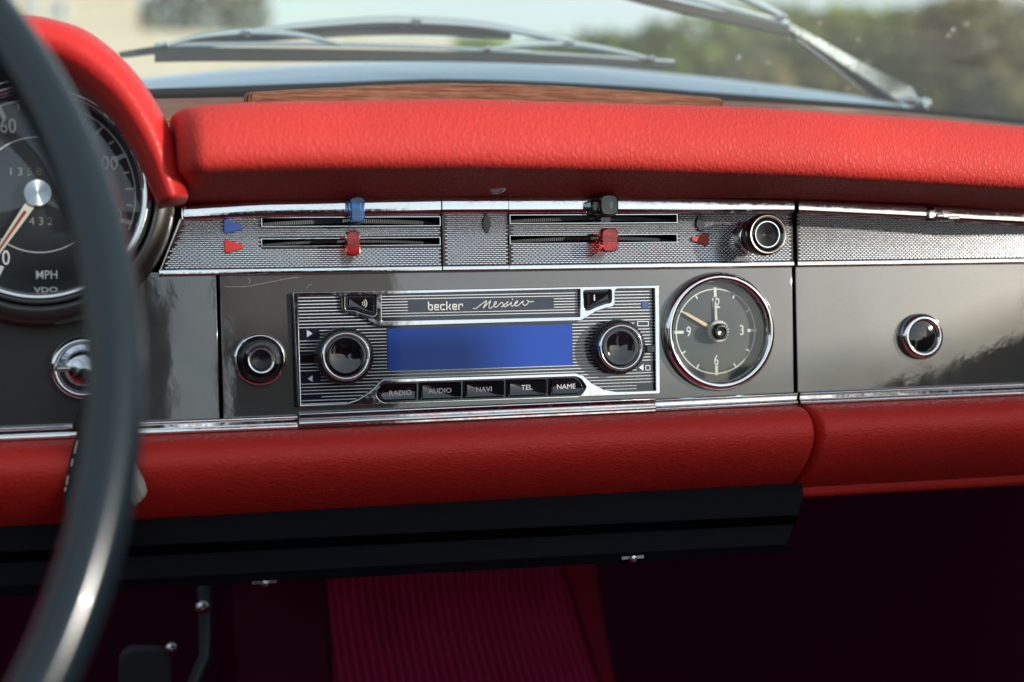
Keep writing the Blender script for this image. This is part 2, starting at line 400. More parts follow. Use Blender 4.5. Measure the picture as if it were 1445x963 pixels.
def nzn(sc, det):
    x = n.new('ShaderNodeTexNoise'); x.inputs['Scale'].default_value = sc; x.inputs['Detail'].default_value = det; l.new(tc.outputs['Object'], x.inputs['Vector']); return x.outputs['Fac']
def rmp(f, p0, c0, p1, c1):
    r = n.new('ShaderNodeValToRGB'); r.color_ramp.elements[0].position = p0; r.color_ramp.elements[0].color = (c0,)*3+(1,)
    r.color_ramp.elements[1].position = p1; r.color_ramp.elements[1].color = (c1,)*3+(1,); l.new(f, r.inputs[0]); return r.outputs[0]
dust = rmp(nzn(7, 5), 0.35, 0.035, 0.75, 0.09)
vs = n.new('ShaderNodeTexVoronoi'); vs.inputs['Scale'].default_value = 42; l.new(tc.outputs['Object'], vs.inputs['Vector'])
spots = rmp(vs.outputs['Distance'], 0.05, 0.35, 0.11, 0.0)
vs2 = n.new('ShaderNodeTexVoronoi'); vs2.inputs['Scale'].default_value = 150; l.new(tc.outputs['Object'], vs2.inputs['Vector'])
spots2 = rmp(vs2.outputs['Distance'], 0.06, 0.22, 0.12, 0.0)
def mx(op, a, b_):
    x = n.new('ShaderNodeMath'); x.operation = op; l.new(a, x.inputs[0])
    if isinstance(b_, float): x.inputs[1].default_value = b_
    else: l.new(b_, x.inputs[1])
    return x.outputs[0]
fac = mx('ADD', dust, mx('MULTIPLY', mx('ADD', spots, spots2), rmp(nzn(4, 2), 0.45, 0.0, 0.6, 1.0)))
m1 = n.new('ShaderNodeMixShader'); l.new(fac, m1.inputs[0]); l.new(tr.outputs[0], m1.inputs[1]); l.new(di.outputs[0], m1.inputs[2])
m2 = n.new('ShaderNodeMixShader'); m2.inputs[0].default_value = 0.04; l.new(m1.outputs[0], m2.inputs[1]); l.new(gl.outputs[0], m2.inputs[2]); l.new(m2.outputs[0], out.inputs[0])
b = MB(); b.loft([[(p[0], p[1]+dy, p[2]+dz) for p in SP] for dy, dz in ((-4, -6), (-62, 94), (-122, 194), (-182, 294), (-242, 394))], closed=False)
go = b.build('glass', gm, ws, smooth=80); s_ = go.modifiers.new('solid', 'SOLIDIFY'); s_.thickness = 0.004

# ------------------------------------------------------------------ wipers
def bar(mb, pxs, Y, h, dy, steps=6):
    """flat bar following photo points at depth Y; h = list of half heights (mm), dy = thickness in depth"""
    C = catmull([(*at(px, py, Y), hh) for (px, py), hh in zip(pxs, h)], steps)
    mb.loft([[(x, y-dy, z-hh), (x, y-dy, z+hh*0.8), (x, y-dy*0.6, z+hh), (x, y+dy*0.6, z+hh), (x, y+dy, z+hh*0.8), (x, y+dy, z-hh)] for x, y, z, hh in C])
wm = mat('silver wiper paint', (0.5, 0.56, 0.6), 0.3, 0.2, coat=0.5)
W = thing('windscreen_wiper', at(590, 80, 232), 'parked wiper lying flat along the windscreen base with arched chrome yokes', 'wiper', 'windscreen wipers')
b = MB(); bar(b, [(218, 78), (300, 77), (450, 78), (640, 80), (800, 85), (950, 93)], 226, [4.0, 4.0, 3.8, 3.0, 2.8, 2.2], 3)
b.build('blade', black_rubber, W, smooth=40)
b = MB(); bar(b, [(218, 64), (300, 62.5), (450, 62.5), (640, 68), (800, 78), (950, 87)], 226, [1.1]*6, 2.4)
b.build('blade_rail', steel, W, smooth=40)
b = MB(); bar(b, [(348, 46), (420, 37), (520, 29), (590, 29), (680, 35), (760, 49), (808, 61)], 224, [1.6, 2.0, 2.4, 2.6, 2.4, 1.8, 1.4], 3.5)
b.build('main_yoke', wm, W, smooth=40)
b = MB(); bar(b, [(235, 64), (280, 52), (352, 45), (420, 49), (480, 63)], 224, [1.2, 1.4, 1.8, 1.4, 1.1], 3); b.build('yoke', wm, W, smooth=40)
b = MB(); bar(b, [(690, 70), (740, 64), (806, 62), (870, 72), (922, 85)], 224, [1.0, 1.3, 1.6, 1.3, 1.0], 3); b.build('yoke', wm, W, smooth=40)
b = MB(); bar(b, [(168, 78), (218, 71), (300, 60), (400, 50), (520, 43), (620, 43), (720, 50)], 238, [1.6, 2.2, 2.6, 2.8, 3.0, 3.0, 2.2], 3)
b.build('arm', mat('dark wiper arm', (0.08, 0.08, 0.08), 0.4, 0.5), W, smooth=40)
for px, py in ((590, 29), (350, 45), (806, 61), (233, 63), (688, 69), (920, 83)):
    p = at(px, py, 219); MB().lathe([(0.1, 2.4), (1.7, 2), (2.2, 0.5), (2.2, -5)], p, 14).build('rivet', chrome_clean, W, smooth=60)
W2 = thing('windscreen_wiper', at(1300, 145, 230), 'raised wiper on the passenger side with chrome tapering arm', 'wiper', 'windscreen wipers')
b = MB(); bar(b, [(860, -17), (905, -2), (1010, 22), (1112, 44)], 205, [3.0, 3.0, 3.2, 2.6], 3); b.build('blade', black_rubber, W2, smooth=40)
b = MB(); bar(b, [(880, -22), (960, -5), (1040, 14), (1112, 33)], 205, [1.2]*4, 3); b.build('blade_rail', steel, W2, smooth=40)
b = MB(); bar(b, [(960, -40), (1030, -12), (1075, 8), (1108, 25)], 203, [1.8, 2.2, 2.0, 1.5], 3); b.build('yoke', wm, W2, smooth=40)
p = at(1104, 24, 198); MB().lathe([(0.1, 2.4), (1.9, 2), (2.4, 0.5), (2.4, -5)], p, 14).build('rivet', chrome_clean, W2, smooth=60)
def ribbon(mb, pa, pb, Ya, Yb, dy):
    """solid strip between two edges given as photo points"""
    n_ = len(pa); R = []
    for i in range(n_):
        Y = Ya+(Yb-Ya)*i/(n_-1); a = at(*pa[i], Y); c = at(*pb[i], Y)
        R.append([(a[0], a[1]-dy, a[2]), (a[0], a[1]+dy, a[2]), (c[0], c[1]+dy, c[2]), (c[0], c[1]-dy, c[2])])
    mb.loft(R)
b = MB(); ribbon(b, [(1116, 35), (1150, 54), (1200, 82), (1255, 110), (1284, 124), (1298, 147)], [(1112, 43), (1143, 62), (1190, 93), (1238, 124), (1262, 140), (1280, 151)], 205, 232, 2.5)
b.build('arm', chrome_mat('arm chrome', 0.15, (0.85, 0.86, 0.86), 0.02), W2, smooth=40)
b = MB(); ribbon(b, [(1112, 44), (1143, 63), (1190, 94), (1238, 125), (1258, 140)], [(1118, 52), (1142, 72), (1180, 98), (1215, 126), (1235, 141)], 207, 235, 2.0)
b.build('arm_channel', black_rubber, W2, smooth=40)
b = MB(); b.tube([at(1125, 56, 203), at(1160, 82, 210), at(1205, 118, 220), at(1234, 141, 228)], 0.9, 8); b.build('link_rod', steel, W2, smooth=60)
p = at(1305, 146, 226); MB().lathe([(0.1, 4), (3.4, 3.4), (4, 0), (4, -6)], p, 16).build('pivot_cap', chrome_clean, W2, smooth=60)

# ------------------------------------------------------------------ dashboard
D = thing('dashboard', (150, 0, -100), 'grey painted car dashboard with red leather pads and woven chrome strip', 'dashboard')
ZT = [(5, 45), (17.5, 45.7), (55, 47), (143, 48.2), (333, 48.2), (411, 44.3), (474, 41), (640, 32)]
CT = [(5, 51), (19.7, 52.4), (55, 54.8), (143, 56.6), (230, 56.8), (333, 54.8), (411, 51.8), (474, 48.8), (640, 40)]
CB = 23.0
CX, CZ = 290.4, -13.3           # clock
# painted panels
pl = plate([rect(-330, 33.4, -60, 22)], 0, 1.6, 0.5); link('metal_panel', pl, grey_paint, D, smooth=40)
pl = plate([rect(35.0, 333.4, -60, 22), circle(CX, CZ, 29.5)], 0, 1.6, 0.5); link('metal_panel', pl, grey_paint, D, smooth=40)
pn = bpy.data.objects['metal_panel.001']; b = MB()
for L in ([(316, 404.5), (332, 405), (350, 404), (372, 400), (392, 396), (412, 392.5), (421, 392)], [(433, 407), (436, 403), (440, 401)], [(350, 392), (353, 396), (351, 400)]):
    b.tube([at(px, py, -0.02) for px, py in catmull(L, 4)], 0.07, 5, flat=1)
b.build('scratches', mat('bare scratch', (0.4, 0.38, 0.35), 0.5), pn, smooth=0)
MB().box(-330, 640, 14, 16, -62, 60).build('backing', dark_void, D, smooth=0)
# woven mesh
SL = {}
for k, (a, c, z0, z1) in dict(s1=(369, 619.3, 308.5, 320.7), s2=(369, 619.3, 338, 348.2), s3=(718.5, 953, 305, 316.4), s4=(718.5, 953, 333.4, 344.4)).items():
    q = [axz(a, z0), axz(c, z0-2), axz(a, z1), axz(c, z1-2.5)]
    SL[k] = (q[0][0], q[1][0], (q[2][1]+q[3][1])/2, (q[0][1]+q[1][1])/2)
HOLES = list(SL.values())
def strip_outline(x0, x1, slant=False, n=16):
    top = [(x0+(x1-x0)*i/n, lerp_tab(ZT, x0+(x1-x0)*i/n)+2) for i in range(n+1)]
    bot = [(x1, CB-2), (x0-(10 if slant else 0), CB-2)]
    return top+bot
def weave(x0, x1, yf, parent, holes=(), slant=False):
    b = MB(); px_, pz = 2.35, 0.98; r = 0; z = CB+0.3
    while z < 50:
        off = 0 if r % 2 else px_/2
        xa = x0-12 if slant else x0
        i = math.floor(xa/px_)
        while i*px_+off < x1-0.3:
            c = i*px_+off; i += 1
            left = x0 if not slant else 7.8+(z-CB)*0.43+0.8
            if c-0.8 < left or c+0.8 > x1 or z+pz > lerp_tab(ZT, c)+0.6: continue
            if any(h[0]-1.0 < c < h[1]+1.0 and h[2]-0.9 < z+pz/2 < h[3]+0.9 for h in holes): continue
            j = random.uniform(-.03, .03)
            hx, hz, zc = 1.08, 0.39, z+pz/2
            hgt = 0.42+j
            b.add([(c-hx, yf, zc-hz*.55), (c+hx, yf, zc-hz*.55), (c+hx, yf, zc+hz*.55), (c-hx, yf, zc+hz*.55),
                   (c, yf, zc-hz), (c, yf, zc+hz),
                   (c-.72, yf-hgt*.86, zc+.2), (c+.72, yf-hgt*.86, zc+.2), (c-.68, yf-hgt, zc-.2), (c+.68, yf-hgt, zc-.2)],
                  [(0, 4, 8), (4, 1, 9, 8)[::1], (1, 9, 7, 2)[::-1], (2, 7, 5), (5, 7, 6), (5, 6, 3), (3, 6, 8, 0), (8, 9, 7, 6)[::-1]])
        z += pz; r += 1
    return b.build('woven_bars', mesh_metal, parent, smooth=0)
def slot_frame(k, parent, y):
    x0, x1, z0, z1 = SL[k]; link('slot_frame', plate([rect(x0-0.3, x1+0.3, z0-0.26, z1+0.26), rect(x0, x1, z0, z1)], y-0.7, y), chrome_clean, parent, smooth=0)
def hole_loops(names): return [rect(*SL[k]) for k in names]
YM = -1.6
pl = plate([strip_outline(17.5, 143.1, True)]+hole_loops(('s1', 's2')), YM, 0.0); o1 = link('mesh_grille', pl, mesh_back, D, smooth=0); weave(17.5, 143.1, YM, o1, HOLES, True)
for k in ('s1', 's2'): slot_frame(k, o1, YM)
MB().tube([(7.4, YM-0.4, CB-0.5), (12.4, YM-0.4, 34.5), (17.6, YM-0.4, 46.6)], 0.8, 10).build('edge_trim', chrome_clean, o1, smooth=60)
pl = plate([strip_outline(143.8, 177.2)], YM-0.8, 0.0); o2 = link('mesh_grille', pl, mesh_back, D, smooth=0); weave(143.8, 177.2, YM-0.8, o2)
pl = plate([strip_outline(177.9, 333.3)]+hole_loops(('s3', 's4')), YM, 0.0); o3 = link('mesh_grille', pl, mesh_back, D, smooth=0); weave(177.9, 333.3, YM, o3, HOLES)
for k in ('s3', 's4'): slot_frame(k, o3, YM)
# chrome rails above and below the mesh
def rail(x0, x1, kind, proud, parent, name='chrome_trim', n=None, slant=0):
    b = MB(); n = n or max(2, int((x1-x0)/6)); R = []
    for i in range(n+1):
        x = x0+(x1-x0)*i/n
        if kind == 'top': za, zb = lerp_tab(ZT, x)-0.2, lerp_tab(CT, x)+0.8
        else: za, zb = 19.7, CB+0.2
        h = zb-za; dp = proud
        pr = [(-1.0, 0.0), (-0.45*dp, 0.02), (-0.72*dp, 0.07), (-0.9*dp, 0.15), (-0.98*dp, 0.22), (-1.0*dp, 0.30), (-1.0*dp, 0.5), (-0.992*dp, 0.7), (-0.98*dp, 0.90), (-0.9*dp, 0.96), (-0.6*dp, 0.995), (-1.0, 1.0)]
        R.append([(x, y, za+h*t_) for y, t_ in pr]+[(x, 2, zb), (x, 2, za)])
    b.loft(R); return b.build(name, chrome, parent, smooth=50)
for kind, dep in (('top', 4.2), ('bot', 2.6)):
    rail(19.0 if kind == 'top' else 7.0, 143.1, kind, dep, D); rail(143.6, 177.3, kind, dep+0.9, D); rail(177.8, 333.3, kind, dep, D)
MB().box(17.5, 19.0, -4.6, 0, 46, 52.5).build('chrome_trim', chrome, D, bevel=0.5)
# lower chrome strip
def lower_strip(x0, x1, parent, g=0.0, tab=((0, -46.8),)):
    b = MB(); pr = [(-0.0, 0.0), (-2.6-g, -0.3), (-3.2-g, -1.0), (-3.0-g, -1.8), (-1.9-g, -2.2), (-1.9-g, -4.1), (-2.9-g, -4.6), (-3.4-g, -5.4), (-3.2-g, -6.6), (-2.2-g, -7.2), (0, -7.4)]
    R = []
    for x in (x0, (x0+x1)/2, x1):
        zt = lerp_tab(list(tab), x); R.append([(x, y, zt+z) for y, z in pr]+[(x, 2, zt-7.2), (x, 2, zt)])
    b.loft(R); return b.build('lower_trim', chrome, parent, smooth=30, bevel=0.2)
LT = ((-70, -48.3), (70, -48.2), (253, -47.0), (334, -46.4), (640, -45.9))
lower_strip(-330, 70.2, D, 0, LT); lower_strip(254.0, 334.0, D, 0, LT)
# wide centre strip under the radio
b = MB(); pr = [(0, 0), (-4.0, -0.2), (-4.6, -0.9), (-4.4, -3.0), (-3.2, -3.4), (-3.2, -4.3), (-4.4, -4.7), (-4.8, -5.6), (-4.2, -6.2), (-4.2, -7.4), (0, -7.8)]
R = []
for x in (70.7, 120, 160, 200, 253.5):
    zt = lerp_tab([(70, -47.0), (253, -46.2)], x); R.append([(x, y, zt+z) for y, z in pr]+[(x, 2, zt-7.8), (x, 2, zt)])
b.loft(R); b.build('lower_trim', chrome, D, smooth=30, bevel=0.2)
# upper pad
YN, YL = -74, -46
padT = [axz(px, py, YL) for px, py in ((262, 152), (340, 147), (640, 142), (1040, 153), (1300, 169.5), (1445, 182), (1600, 199))]
padB = [axz(px, py, -2) for px, py in ((275, 287), (400, 284), (700, 279), (1110, 282), (1300, 289), (1445, 299), (1600, 311))]
padN = [axz(px, py, YN) for px, py in ((262, 240), (300, 237), (420, 234), (650, 232), (880, 236), (1100, 243), (1300, 254), (1445, 263), (1600, 276))]
def pad_section(x):
    zt = lerp_tab(padT, x); zb = lerp_tab(padB, x); zn = lerp_tab(padN, x); H = zt-zn
    pts = [(40, zb-2), (6, zb-1.0), (-4, zb+0.3), (-30, zb+(zn-zb)*.40), (-56, zb+(zn-zb)*.70), (-69, zn-1.2), (-74, zn+1.6), (-75.5, zn+0.22*H), (-74, zn+0.46*H),
           (-69, zn+0.72*H), (-62, zn+0.90*H), (-54, zn+0.985*H), (YL, zn+1.0*H), (-30, zn+1.03*H), (10, zn+1.05*H), (50, zn+1.0*H)]
    return catmull(pts, 4), (zt+zn)/2
b = MB(); R = []; X0, X1 = 13.5, 600.0
xl = [X0+14*(1-cos(pi/2*i/8)) for i in range(9)]+[X0+14+(X1-X0-14)*i/60 for i in range(1, 61)]
for x in xl:
    s_, zc = pad_section(max(x, 22)); k = min(1, max(0, (x-X0)/14)); f = sqrt(max(0, 1-(1-k)**2))
    e = 0.80+0.20*f; ed = 0.35+0.65*f
    R.append([(x+max(0, -y)*0.02*(1-k), -28+(y+28)*ed, zc+(z-zc)*e) for y, z in s_])
b.loft(R); b.build('upper_pad', red_upper, D, smooth=70)
p = at(702, 265.5, -22); b = MB()
b.lathe([(0.1, 1.6), (2.8, 1.5), (4.0, 0.8), (4.3, -0.4), (4.3, -2)], p, 24, axis=(0, -0.5, -0.87)); b.build('screw', steel, D, smooth=50)
# wooden ledge and bentwood arch in front of the windscreen
b = MB(); top = [at(px, py, 120) for px, py in ((150, 140), (245, 138.5), (345, 136.5), (640, 132), (1000, 141), (1180, 151), (1300, 160.5), (1445, 176), (1600, 196))]
top = catmull(top, 5); b.loft([[(x, 30, z-34), (x, 30, z-22), (x, 80, z-9), (x, 118, z-0.6), (x, 124, z), (x, 180, z-4), (x, 180, z-34)] for x, y, z in top]); b.build('wooden_ledge', wood, D, smooth=40)
T = [(345, 138), (348, 131.5), (370, 129), (450, 124.5), (540, 120), (640, 117.5), (720, 119), (800, 122.5), (900, 129), (960, 134), (1008, 138.5), (1014, 142)]
Bm = [(345, 147), (348, 147), (370, 147), (450, 146), (540, 144), (640, 142), (720, 142.5), (800, 144), (900, 147), (960, 149), (1008, 150), (1014, 150.5)]
b = MB(); R = []
for (px, py), (qx, qy) in zip(catmull(T, 4), catmull(Bm, 4)):
    a = axz(px, py, 62); c = axz(qx, qy+5, 62)
    R.append([(a[0], 58, c[1]), (a[0], 56, a[1]-2.2), (a[0], 58, a[1]-0.6), (a[0], 62, a[1]), (a[0], 70, a[1]), (a[0], 72, c[1])])
b.loft(R); b.build('wooden_arch', wood, D, smooth=45)
st = MB()
for px in (349, 353, 357):
    a0 = at(px, 132, 55.2); a1 = at(px-3, 145, 55.2); st.tube([a0, at(px-2.2, 137, 54.6), a1], 0.5, 6)
st.build('stitching', mat('brown thread', (0.1, 0.035, 0.02), 0.7), D, smooth=60)
# lower pads
def low_pad(x0, x1, name, label, endl=False, endr=False, zbx=((0, -97.5), (474, -98.3))):
    b = MB(); R = []; n = 60
    for i in range(n+1):
        x = x0+(x1-x0)*i/n
        zt = lerp_tab(list(LT), x)-7.0; zb = -99.4; H = zt-zb
        pts = [(30, zt-1), (2, zt), (-7, zt-0.6), (-15, zt-0.06*H), (-21, zt-0.15*H), (-23.5, zt-0.27*H), (-22, zt-0.41*H), (-17, zt-0.57*H), (-8, zt-0.75*H), (4, zt-0.92*H), (13, zb), (32, zb+2)]
        R.append([(x, y, z) for y, z in catmull(pts, 4)])
    def cap(i0, rng, sgn):
        for k, i in enumerate(rng):
            pass
    if endr:   # rounded end bulging to the right
        base = R[-1]; ex = []
        for k in range(1, 9):
            a = pi/2*k/8; ex.append([(x1+5*sin(a)*(0.25+0.75*sin(pi*j/(len(base)-1))), 12+(y-12)*(0.55+0.45*cos(a)) if y < 12 else y, z) for j, (x, y, z) in enumerate(base)])
        R += ex
    if endl:
        base = R[0]; ex = []
        for k in range(1, 9):
            a = pi/2*k/8; ex.append([(x0-3*sin(a), 12+(y-12)*(0.3+0.7*cos(a)) if y < 12 else y, z) for j, (x, y, z) in enumerate(base)])
        R = ex[::-1]+R
    b.loft(R); o = b.build(name, red_lower, D, smooth=70); tag(o, label); return o
low_pad(-340, 331.5, 'lower_pad', 'long red leather knee pad under the radio', endr=True)
low_pad(340.0, 640, 'lower_pad', 'shorter red leather knee pad right of the gap', endl=True)
b = MB(); R = []
for x in (335, 345, 420, 640): R.append([(x, 14, -97.5), (x, 12, -99.5), (x, 12, -102.5), (x, 14, -105), (x, 18, -106), (x, 30, -106), (x, 30, -97.5)])
b.loft(R); b.build('pad_flange', red_lower, D, smooth=40)
# dark tray under the dashboard
b = MB(); R = []
for px, k in ((-120, 0), (190, 0), (500, 0.3), (800, 0.6), (1112, 1.0)):
    a = at(px, 742-(px-190)*0.046, 2); c = at(px, 770-(px-190)*0.046, -1); d_ = at(px, 786-(px-190)*0.049, 6); e = at(px, 822-(px-190)*0.054, 2); f = at(px, 829-(px-190)*0.055, 6)
    sh = 0 if px < 1100 else 9
    R.append([(a[0]+sh, 4, a[2]+6), (a[0]+sh, 2, a[2]), (c[0]+sh*.7, -1, c[2]+1.5), (c[0]+sh*.7, -2, c[2]), (d_[0]+sh*.4, 6, d_[2]), (e[0], 4, e[2]+1.2), (e[0], -1, e[2]), (f[0], 0, f[2]), (f[0], 60, f[2]), (a[0], 60, a[2])])
b.loft(R); b.build('under_tray', mat('black crackle panel', (0.0045, 0.004, 0.006), 0.5, spec=0.08), D, smooth=30)
for px, py in ((373, 823), (893, 788)):
    p = at(px, py, -2); b = MB(); b.lathe([(0.1, 2), (1.6, 1.8), (2.2, 0.8), (2.2, 0)], p, 16); b.box(p[0]-6, p[0]+6, p[1], p[1]+1, p[2]-.4, p[2]+1.2); b.build('screw', steel, D, smooth=50)

# ------------------------------------------------------------------ glove box lid with its own mesh and rails
G = thing('glove_box', (480, 0, -46), 'grey glove box lid with woven chrome strip and round latch', 'glove box')
pl = plate([rect(335.2, 640, -48, 22)], 0, 1.6, 0.5); link('lid_panel', pl, grey_paint, G, smooth=40)
pl = plate([strip_outline(335.8, 640)], YM, 0.0); o4 = link('mesh_grille', pl, mesh_back, G, smooth=0); weave(335.8, 640, YM, o4)
rail(336.0, 411.0, 'top', 4.2, G); rail(416.5, 640, 'top', 3.2, G); rail(335.6, 640, 'bot', 2.6, G); lower_strip(335.4, 640, G, 0.2, LT)
# small catch where the rail is cut
b = MB()
for (x0, x1, y, z0, z1) in ((411.6, 413.0, -4.5, 45, 51), (413.4, 419, -2.6, 44.8, 50), (417.5, 422, -4.2, 45.4, 47.6), (424.5, 432, -3.9, 44.2, 46.2), (423, 427, -3.2, 46.4, 49.6)):
    b.box(x0, x1, y, 0, z0, z1)
b.build('catch', chrome, G, bevel=0.8, seg=3)
lc = at(1301, 475, -2.5); b = MB()
b.lathe([(12.2, -2.3), (12.4, -2), (12.6, -1), (12.2, 1.2), (11.0, 2.6), (9.6, 2.9), (8.8, 2.4), (8.4, 1.2)], lc, 56); lk = b.build('latch', chrome_clean, G, smooth=60)
MB().lathe([(8.5, 1.0), (6, 1.5), (3, 1.8), (0.05, 1.9)], lc, 48).build('latch_button', black_gloss, lk, smooth=60)

# ------------------------------------------------------------------ radio
RX, RZ = 164.2, -17.0
Rd = thing('car_radio', (RX, 0, -44.7), 'chrome framed car radio with blue display and five black push buttons', 'radio')
YF = -3.2
def P_(L, Y=YF): return [axz(px, py, Y) for px, py in L]
outer = roundpoly(P_([(413.2, 412.8), (930.4, 402.6), (932, 556), (421.5, 574.8)]), 0.8, 3)
win = P_([(420.6, 419), (476.5, 417), (480.5, 418.5), (482, 422), (482.2, 435.3), (483.5, 439), (486.8, 441), (498, 443), (514, 448.3), (524, 455), (532.5, 460.3),
          (560, 460.4), (700, 456.2), (820.2, 452.8), (827, 449), (841.5, 439.7), (854, 435.5), (864.4, 433), (867.5, 430.5), (868, 427), (868, 411.5), (869.4, 408.9), (872, 408), (923.6, 407.4),
          (926, 551.6), (893, 552.6), (869, 553), (852, 550), (834.4, 540.5), (823.5, 530.6), (812.6, 526.9), (700, 530.8), (560, 534.9), (541, 535.9), (534.6, 540.9), (527, 549), (516, 557.5), (503.5, 564.8), (489, 569.4), (425, 572)])
logo = roundpoly(P_([(538.8, 415.8), (818.7, 408.6), (818.7, 447.2), (538.8, 453.3)]), 0.35, 2)
lbt = roundpoly(P_([(487.6, 416.6), (531.3, 416), (531.3, 445), (525, 446), (514, 443.2), (500, 438), (487.4, 438)]), [1.2, 1.2, 1.6, 0.8, 0, 1.2, 1.6], 4)
rbt = roundpoly(P_([(823.2, 410.4), (863, 408.8), (863.2, 427.6), (855, 428.6), (841.5, 433.4), (831, 438.4), (824.6, 438)]), [1.2, 1.2, 1.4, 0.6, 0, 1.2, 1.6], 4)
btm = roundpoly(P_([(545, 540.6), (812, 531.8), (820, 535), (828.2, 547), (819, 559.6), (540, 568.8), (530, 558.5), (535.5, 547)]), [1.2, 1, 1.2, 1.6, 1.8, 2.5, 2.2, 1.4], 4)
fr_ = plate([outer, win, logo, lbt, rbt, btm], YF, 0.6, 0.33, 3); link('chrome_frame', fr_, chrome_clean, Rd, smooth=50)
face = MB(); face.box(68.8, 257.6, -0.55, 0.7, -44.6, 9.8); fo = face.build('faceplate', face_black, Rd, smooth=0)
# fine silver lines, clipped to the window and kept off the screen and the symbols
def P0(L): return [axz(px, py, -0.7) for px, py in L]
scr = P0([(546.5, 463), (806.5, 459), (807.6, 514.5), (547.5, 525.5)])
sx0, sx1 = (scr[0][0]+scr[3][0])/2, (scr[1][0]+scr[2][0])/2; sz1, sz0 = (scr[0][1]+scr[1][1])/2, (scr[2][1]+scr[3][1])/2
def box_px(x0, y0, x1, y1): a = axz(x0, y0, -0.7); c = axz(x1, y1, -0.7); return (a[0], c[0], c[1], a[1])
blk = [(sx0, sx1, sz0, sz1), box_px(424, 464, 450, 477), box_px(424, 528, 452, 541.5), box_px(420, 499, 450, 512), box_px(905, 426.5, 914.5, 434.5), box_px(896, 452.5, 918, 462.5), box_px(899, 513, 921, 524), box_px(424, 559, 453, 564), box_px(899, 543.5, 924, 548)]
def spans(poly, z):
    xs_ = []
    for (x0, z0), (x1, z1) in zip(poly, poly[1:]+poly[:1]):
        if (z0 <= z) != (z1 <= z): xs_.append(x0+(z-z0)*(x1-x0)/(z1-z0))
    xs_.sort(); return list(zip(xs_[::2], xs_[1::2]))
def cut(sp, z, blocks):
    for bx0, bx1, bz0, bz1 in blocks:
        if bz0 <= z <= bz1:
            nx = []
            for a, c in sp:
                if c <= bx0 or a >= bx1: nx.append((a, c))
                else:
                    if a < bx0: nx.append((a, bx0))
                    if c > bx1: nx.append((bx1, c))
            sp = nx
    return sp
ln = MB(); z = 8.4
while z > -43.5:
    for a, c in cut(spans(win, z), z, blk):
        if c-a > 1.0: ln.box(a+0.3, c-0.4, -0.85, -0.3, z-0.17, z+0.17)
    z -= 1.615
lx0, lx1 = logo[0][0], max(p[0] for p in logo); lz1, lz0 = max(p[1] for p in logo), min(p[1] for p in logo)
tx0, tx1 = axz(575, 430)[0], axz(781, 430)[0]
for i in range(8):
    z = lz1-1.7-i*1.42
    if z < lz0+0.7: break
    if i in (2, 3, 4, 5): iv = [(lx0+.3, tx0), (tx1, lx1-.3)] if i != 2 or True else []
    else: iv = [(lx0+.3, lx1-.3)]
    for a, c in iv: ln.box(a, c, -0.85, -0.3, z-0.16, z+0.16)
ln.build('silver_lines', silver_print, fo, smooth=0)
# printed symbols
def tri(pts, name='arrow_symbol'): MB().prism([axz(px, py, -0.9) for px, py in pts], -0.9, -0.4).build(name, silver_print, fo, smooth=0)
tri([(433, 465.8), (441, 471), (433.2, 476)]); tri([(441, 530), (441.2, 539.2), (434.4, 534.8)])
def hollow(x0, y0, x1, y1, name, w_=0.9):
    o_ = [axz(px, py) for px, py in ((x0, y0), (x1, y0), (x1, y1), (x0, y1))]; i_ = [axz(px, py) for px, py in ((x0+w_, y0+w_), (x1-w_, y0+w_), (x1-w_, y1-w_), (x0+w_, y1-w_))]
    link(name, plate([o_, i_], -0.9, -0.4), silver_print, fo, smooth=0)
hollow(898.5, 453.5, 914.5, 460.5, 'card_symbol'); hollow(910, 515.5, 916.8, 522.8, 'speaker_symbol'); tri([(908, 514), (908, 523.5), (901.5, 519)])
a = box_px(906, 427, 914, 434.5); MB().box(a[0], a[1], -0.88, -0.4, a[2], a[3]).build('sensor_window', blue_mark, fo)
for q in ((421.5, 500, 448, 511.5), (911, 487.5, 928, 497.5)):
    a = box_px(*q); MB().box(a[0], a[1], -2.4, -0.4, a[2], a[3]).build('index_tab', black_gloss, Rd, bevel=0.4)
MB().box(sx0, sx1, -1.0, -0.3, sz0, sz1).build('display', blue_lcd, Rd, smooth=0)
# push buttons: the five in the lower bar and the two above
cuts = [590.3, 653.0, 713.7, 773.6]
def inset(poly, d):
    c = Vector((sum(p[0] for p in poly)/len(poly), sum(p[1] for p in poly)/len(poly))); out_ = []
    n = len(poly)
    for i in range(n):
        p, a, q = Vector(poly[i]), Vector(poly[i-1]), Vector(poly[(i+1) % n])
        e = ((q-a)); 
        if e.length < 1e-6: out_.append(tuple(p)); continue
        nr = Vector((e.y, -e.x)).normalized()
        if nr.dot(p-c) < 0: nr = -nr
        out_.append(tuple(p-nr*d))
    return out_
def key(poly, y0, y1, name, words=None, tp=None, tsize=3.2, shine=True):
    """a pillow key: sloped sides up to a slightly dished top"""
    n = len(poly); b = MB()
    r0 = [(x, y0, z) for x, z in poly]; i1 = inset(poly, 0.25); i2 = inset(poly, 1.15); i3 = inset(poly, 1.5)
    r1 = [(x, y1+0.9, z) for x, z in i1]; r2 = [(x, y1, z) for x, z in i2]; r3 = [(x, y1+0.12, z) for x, z in i3]
    b.loft([r0, r1, r2, r3]); o = b.build(name, black_gloss, Rd, smooth=25)
    if words:
        me = text(words, tsize, tp[0], tp[1], y1-0.02, sx=1.12, bold=0.0, fn=lambda a_, c_: (tp[0]+a_*1.06, tp[1]+c_+a_*tp[2])); link('lettering', me, white_print, o, smooth=0)
    return o
names = ['RADIO', 'AUDIO', 'NAVI', 'TEL', 'NAME']; tc_ = [(565, 555), (621, 552), (683, 550), (743.5, 547.3), (799, 546)]
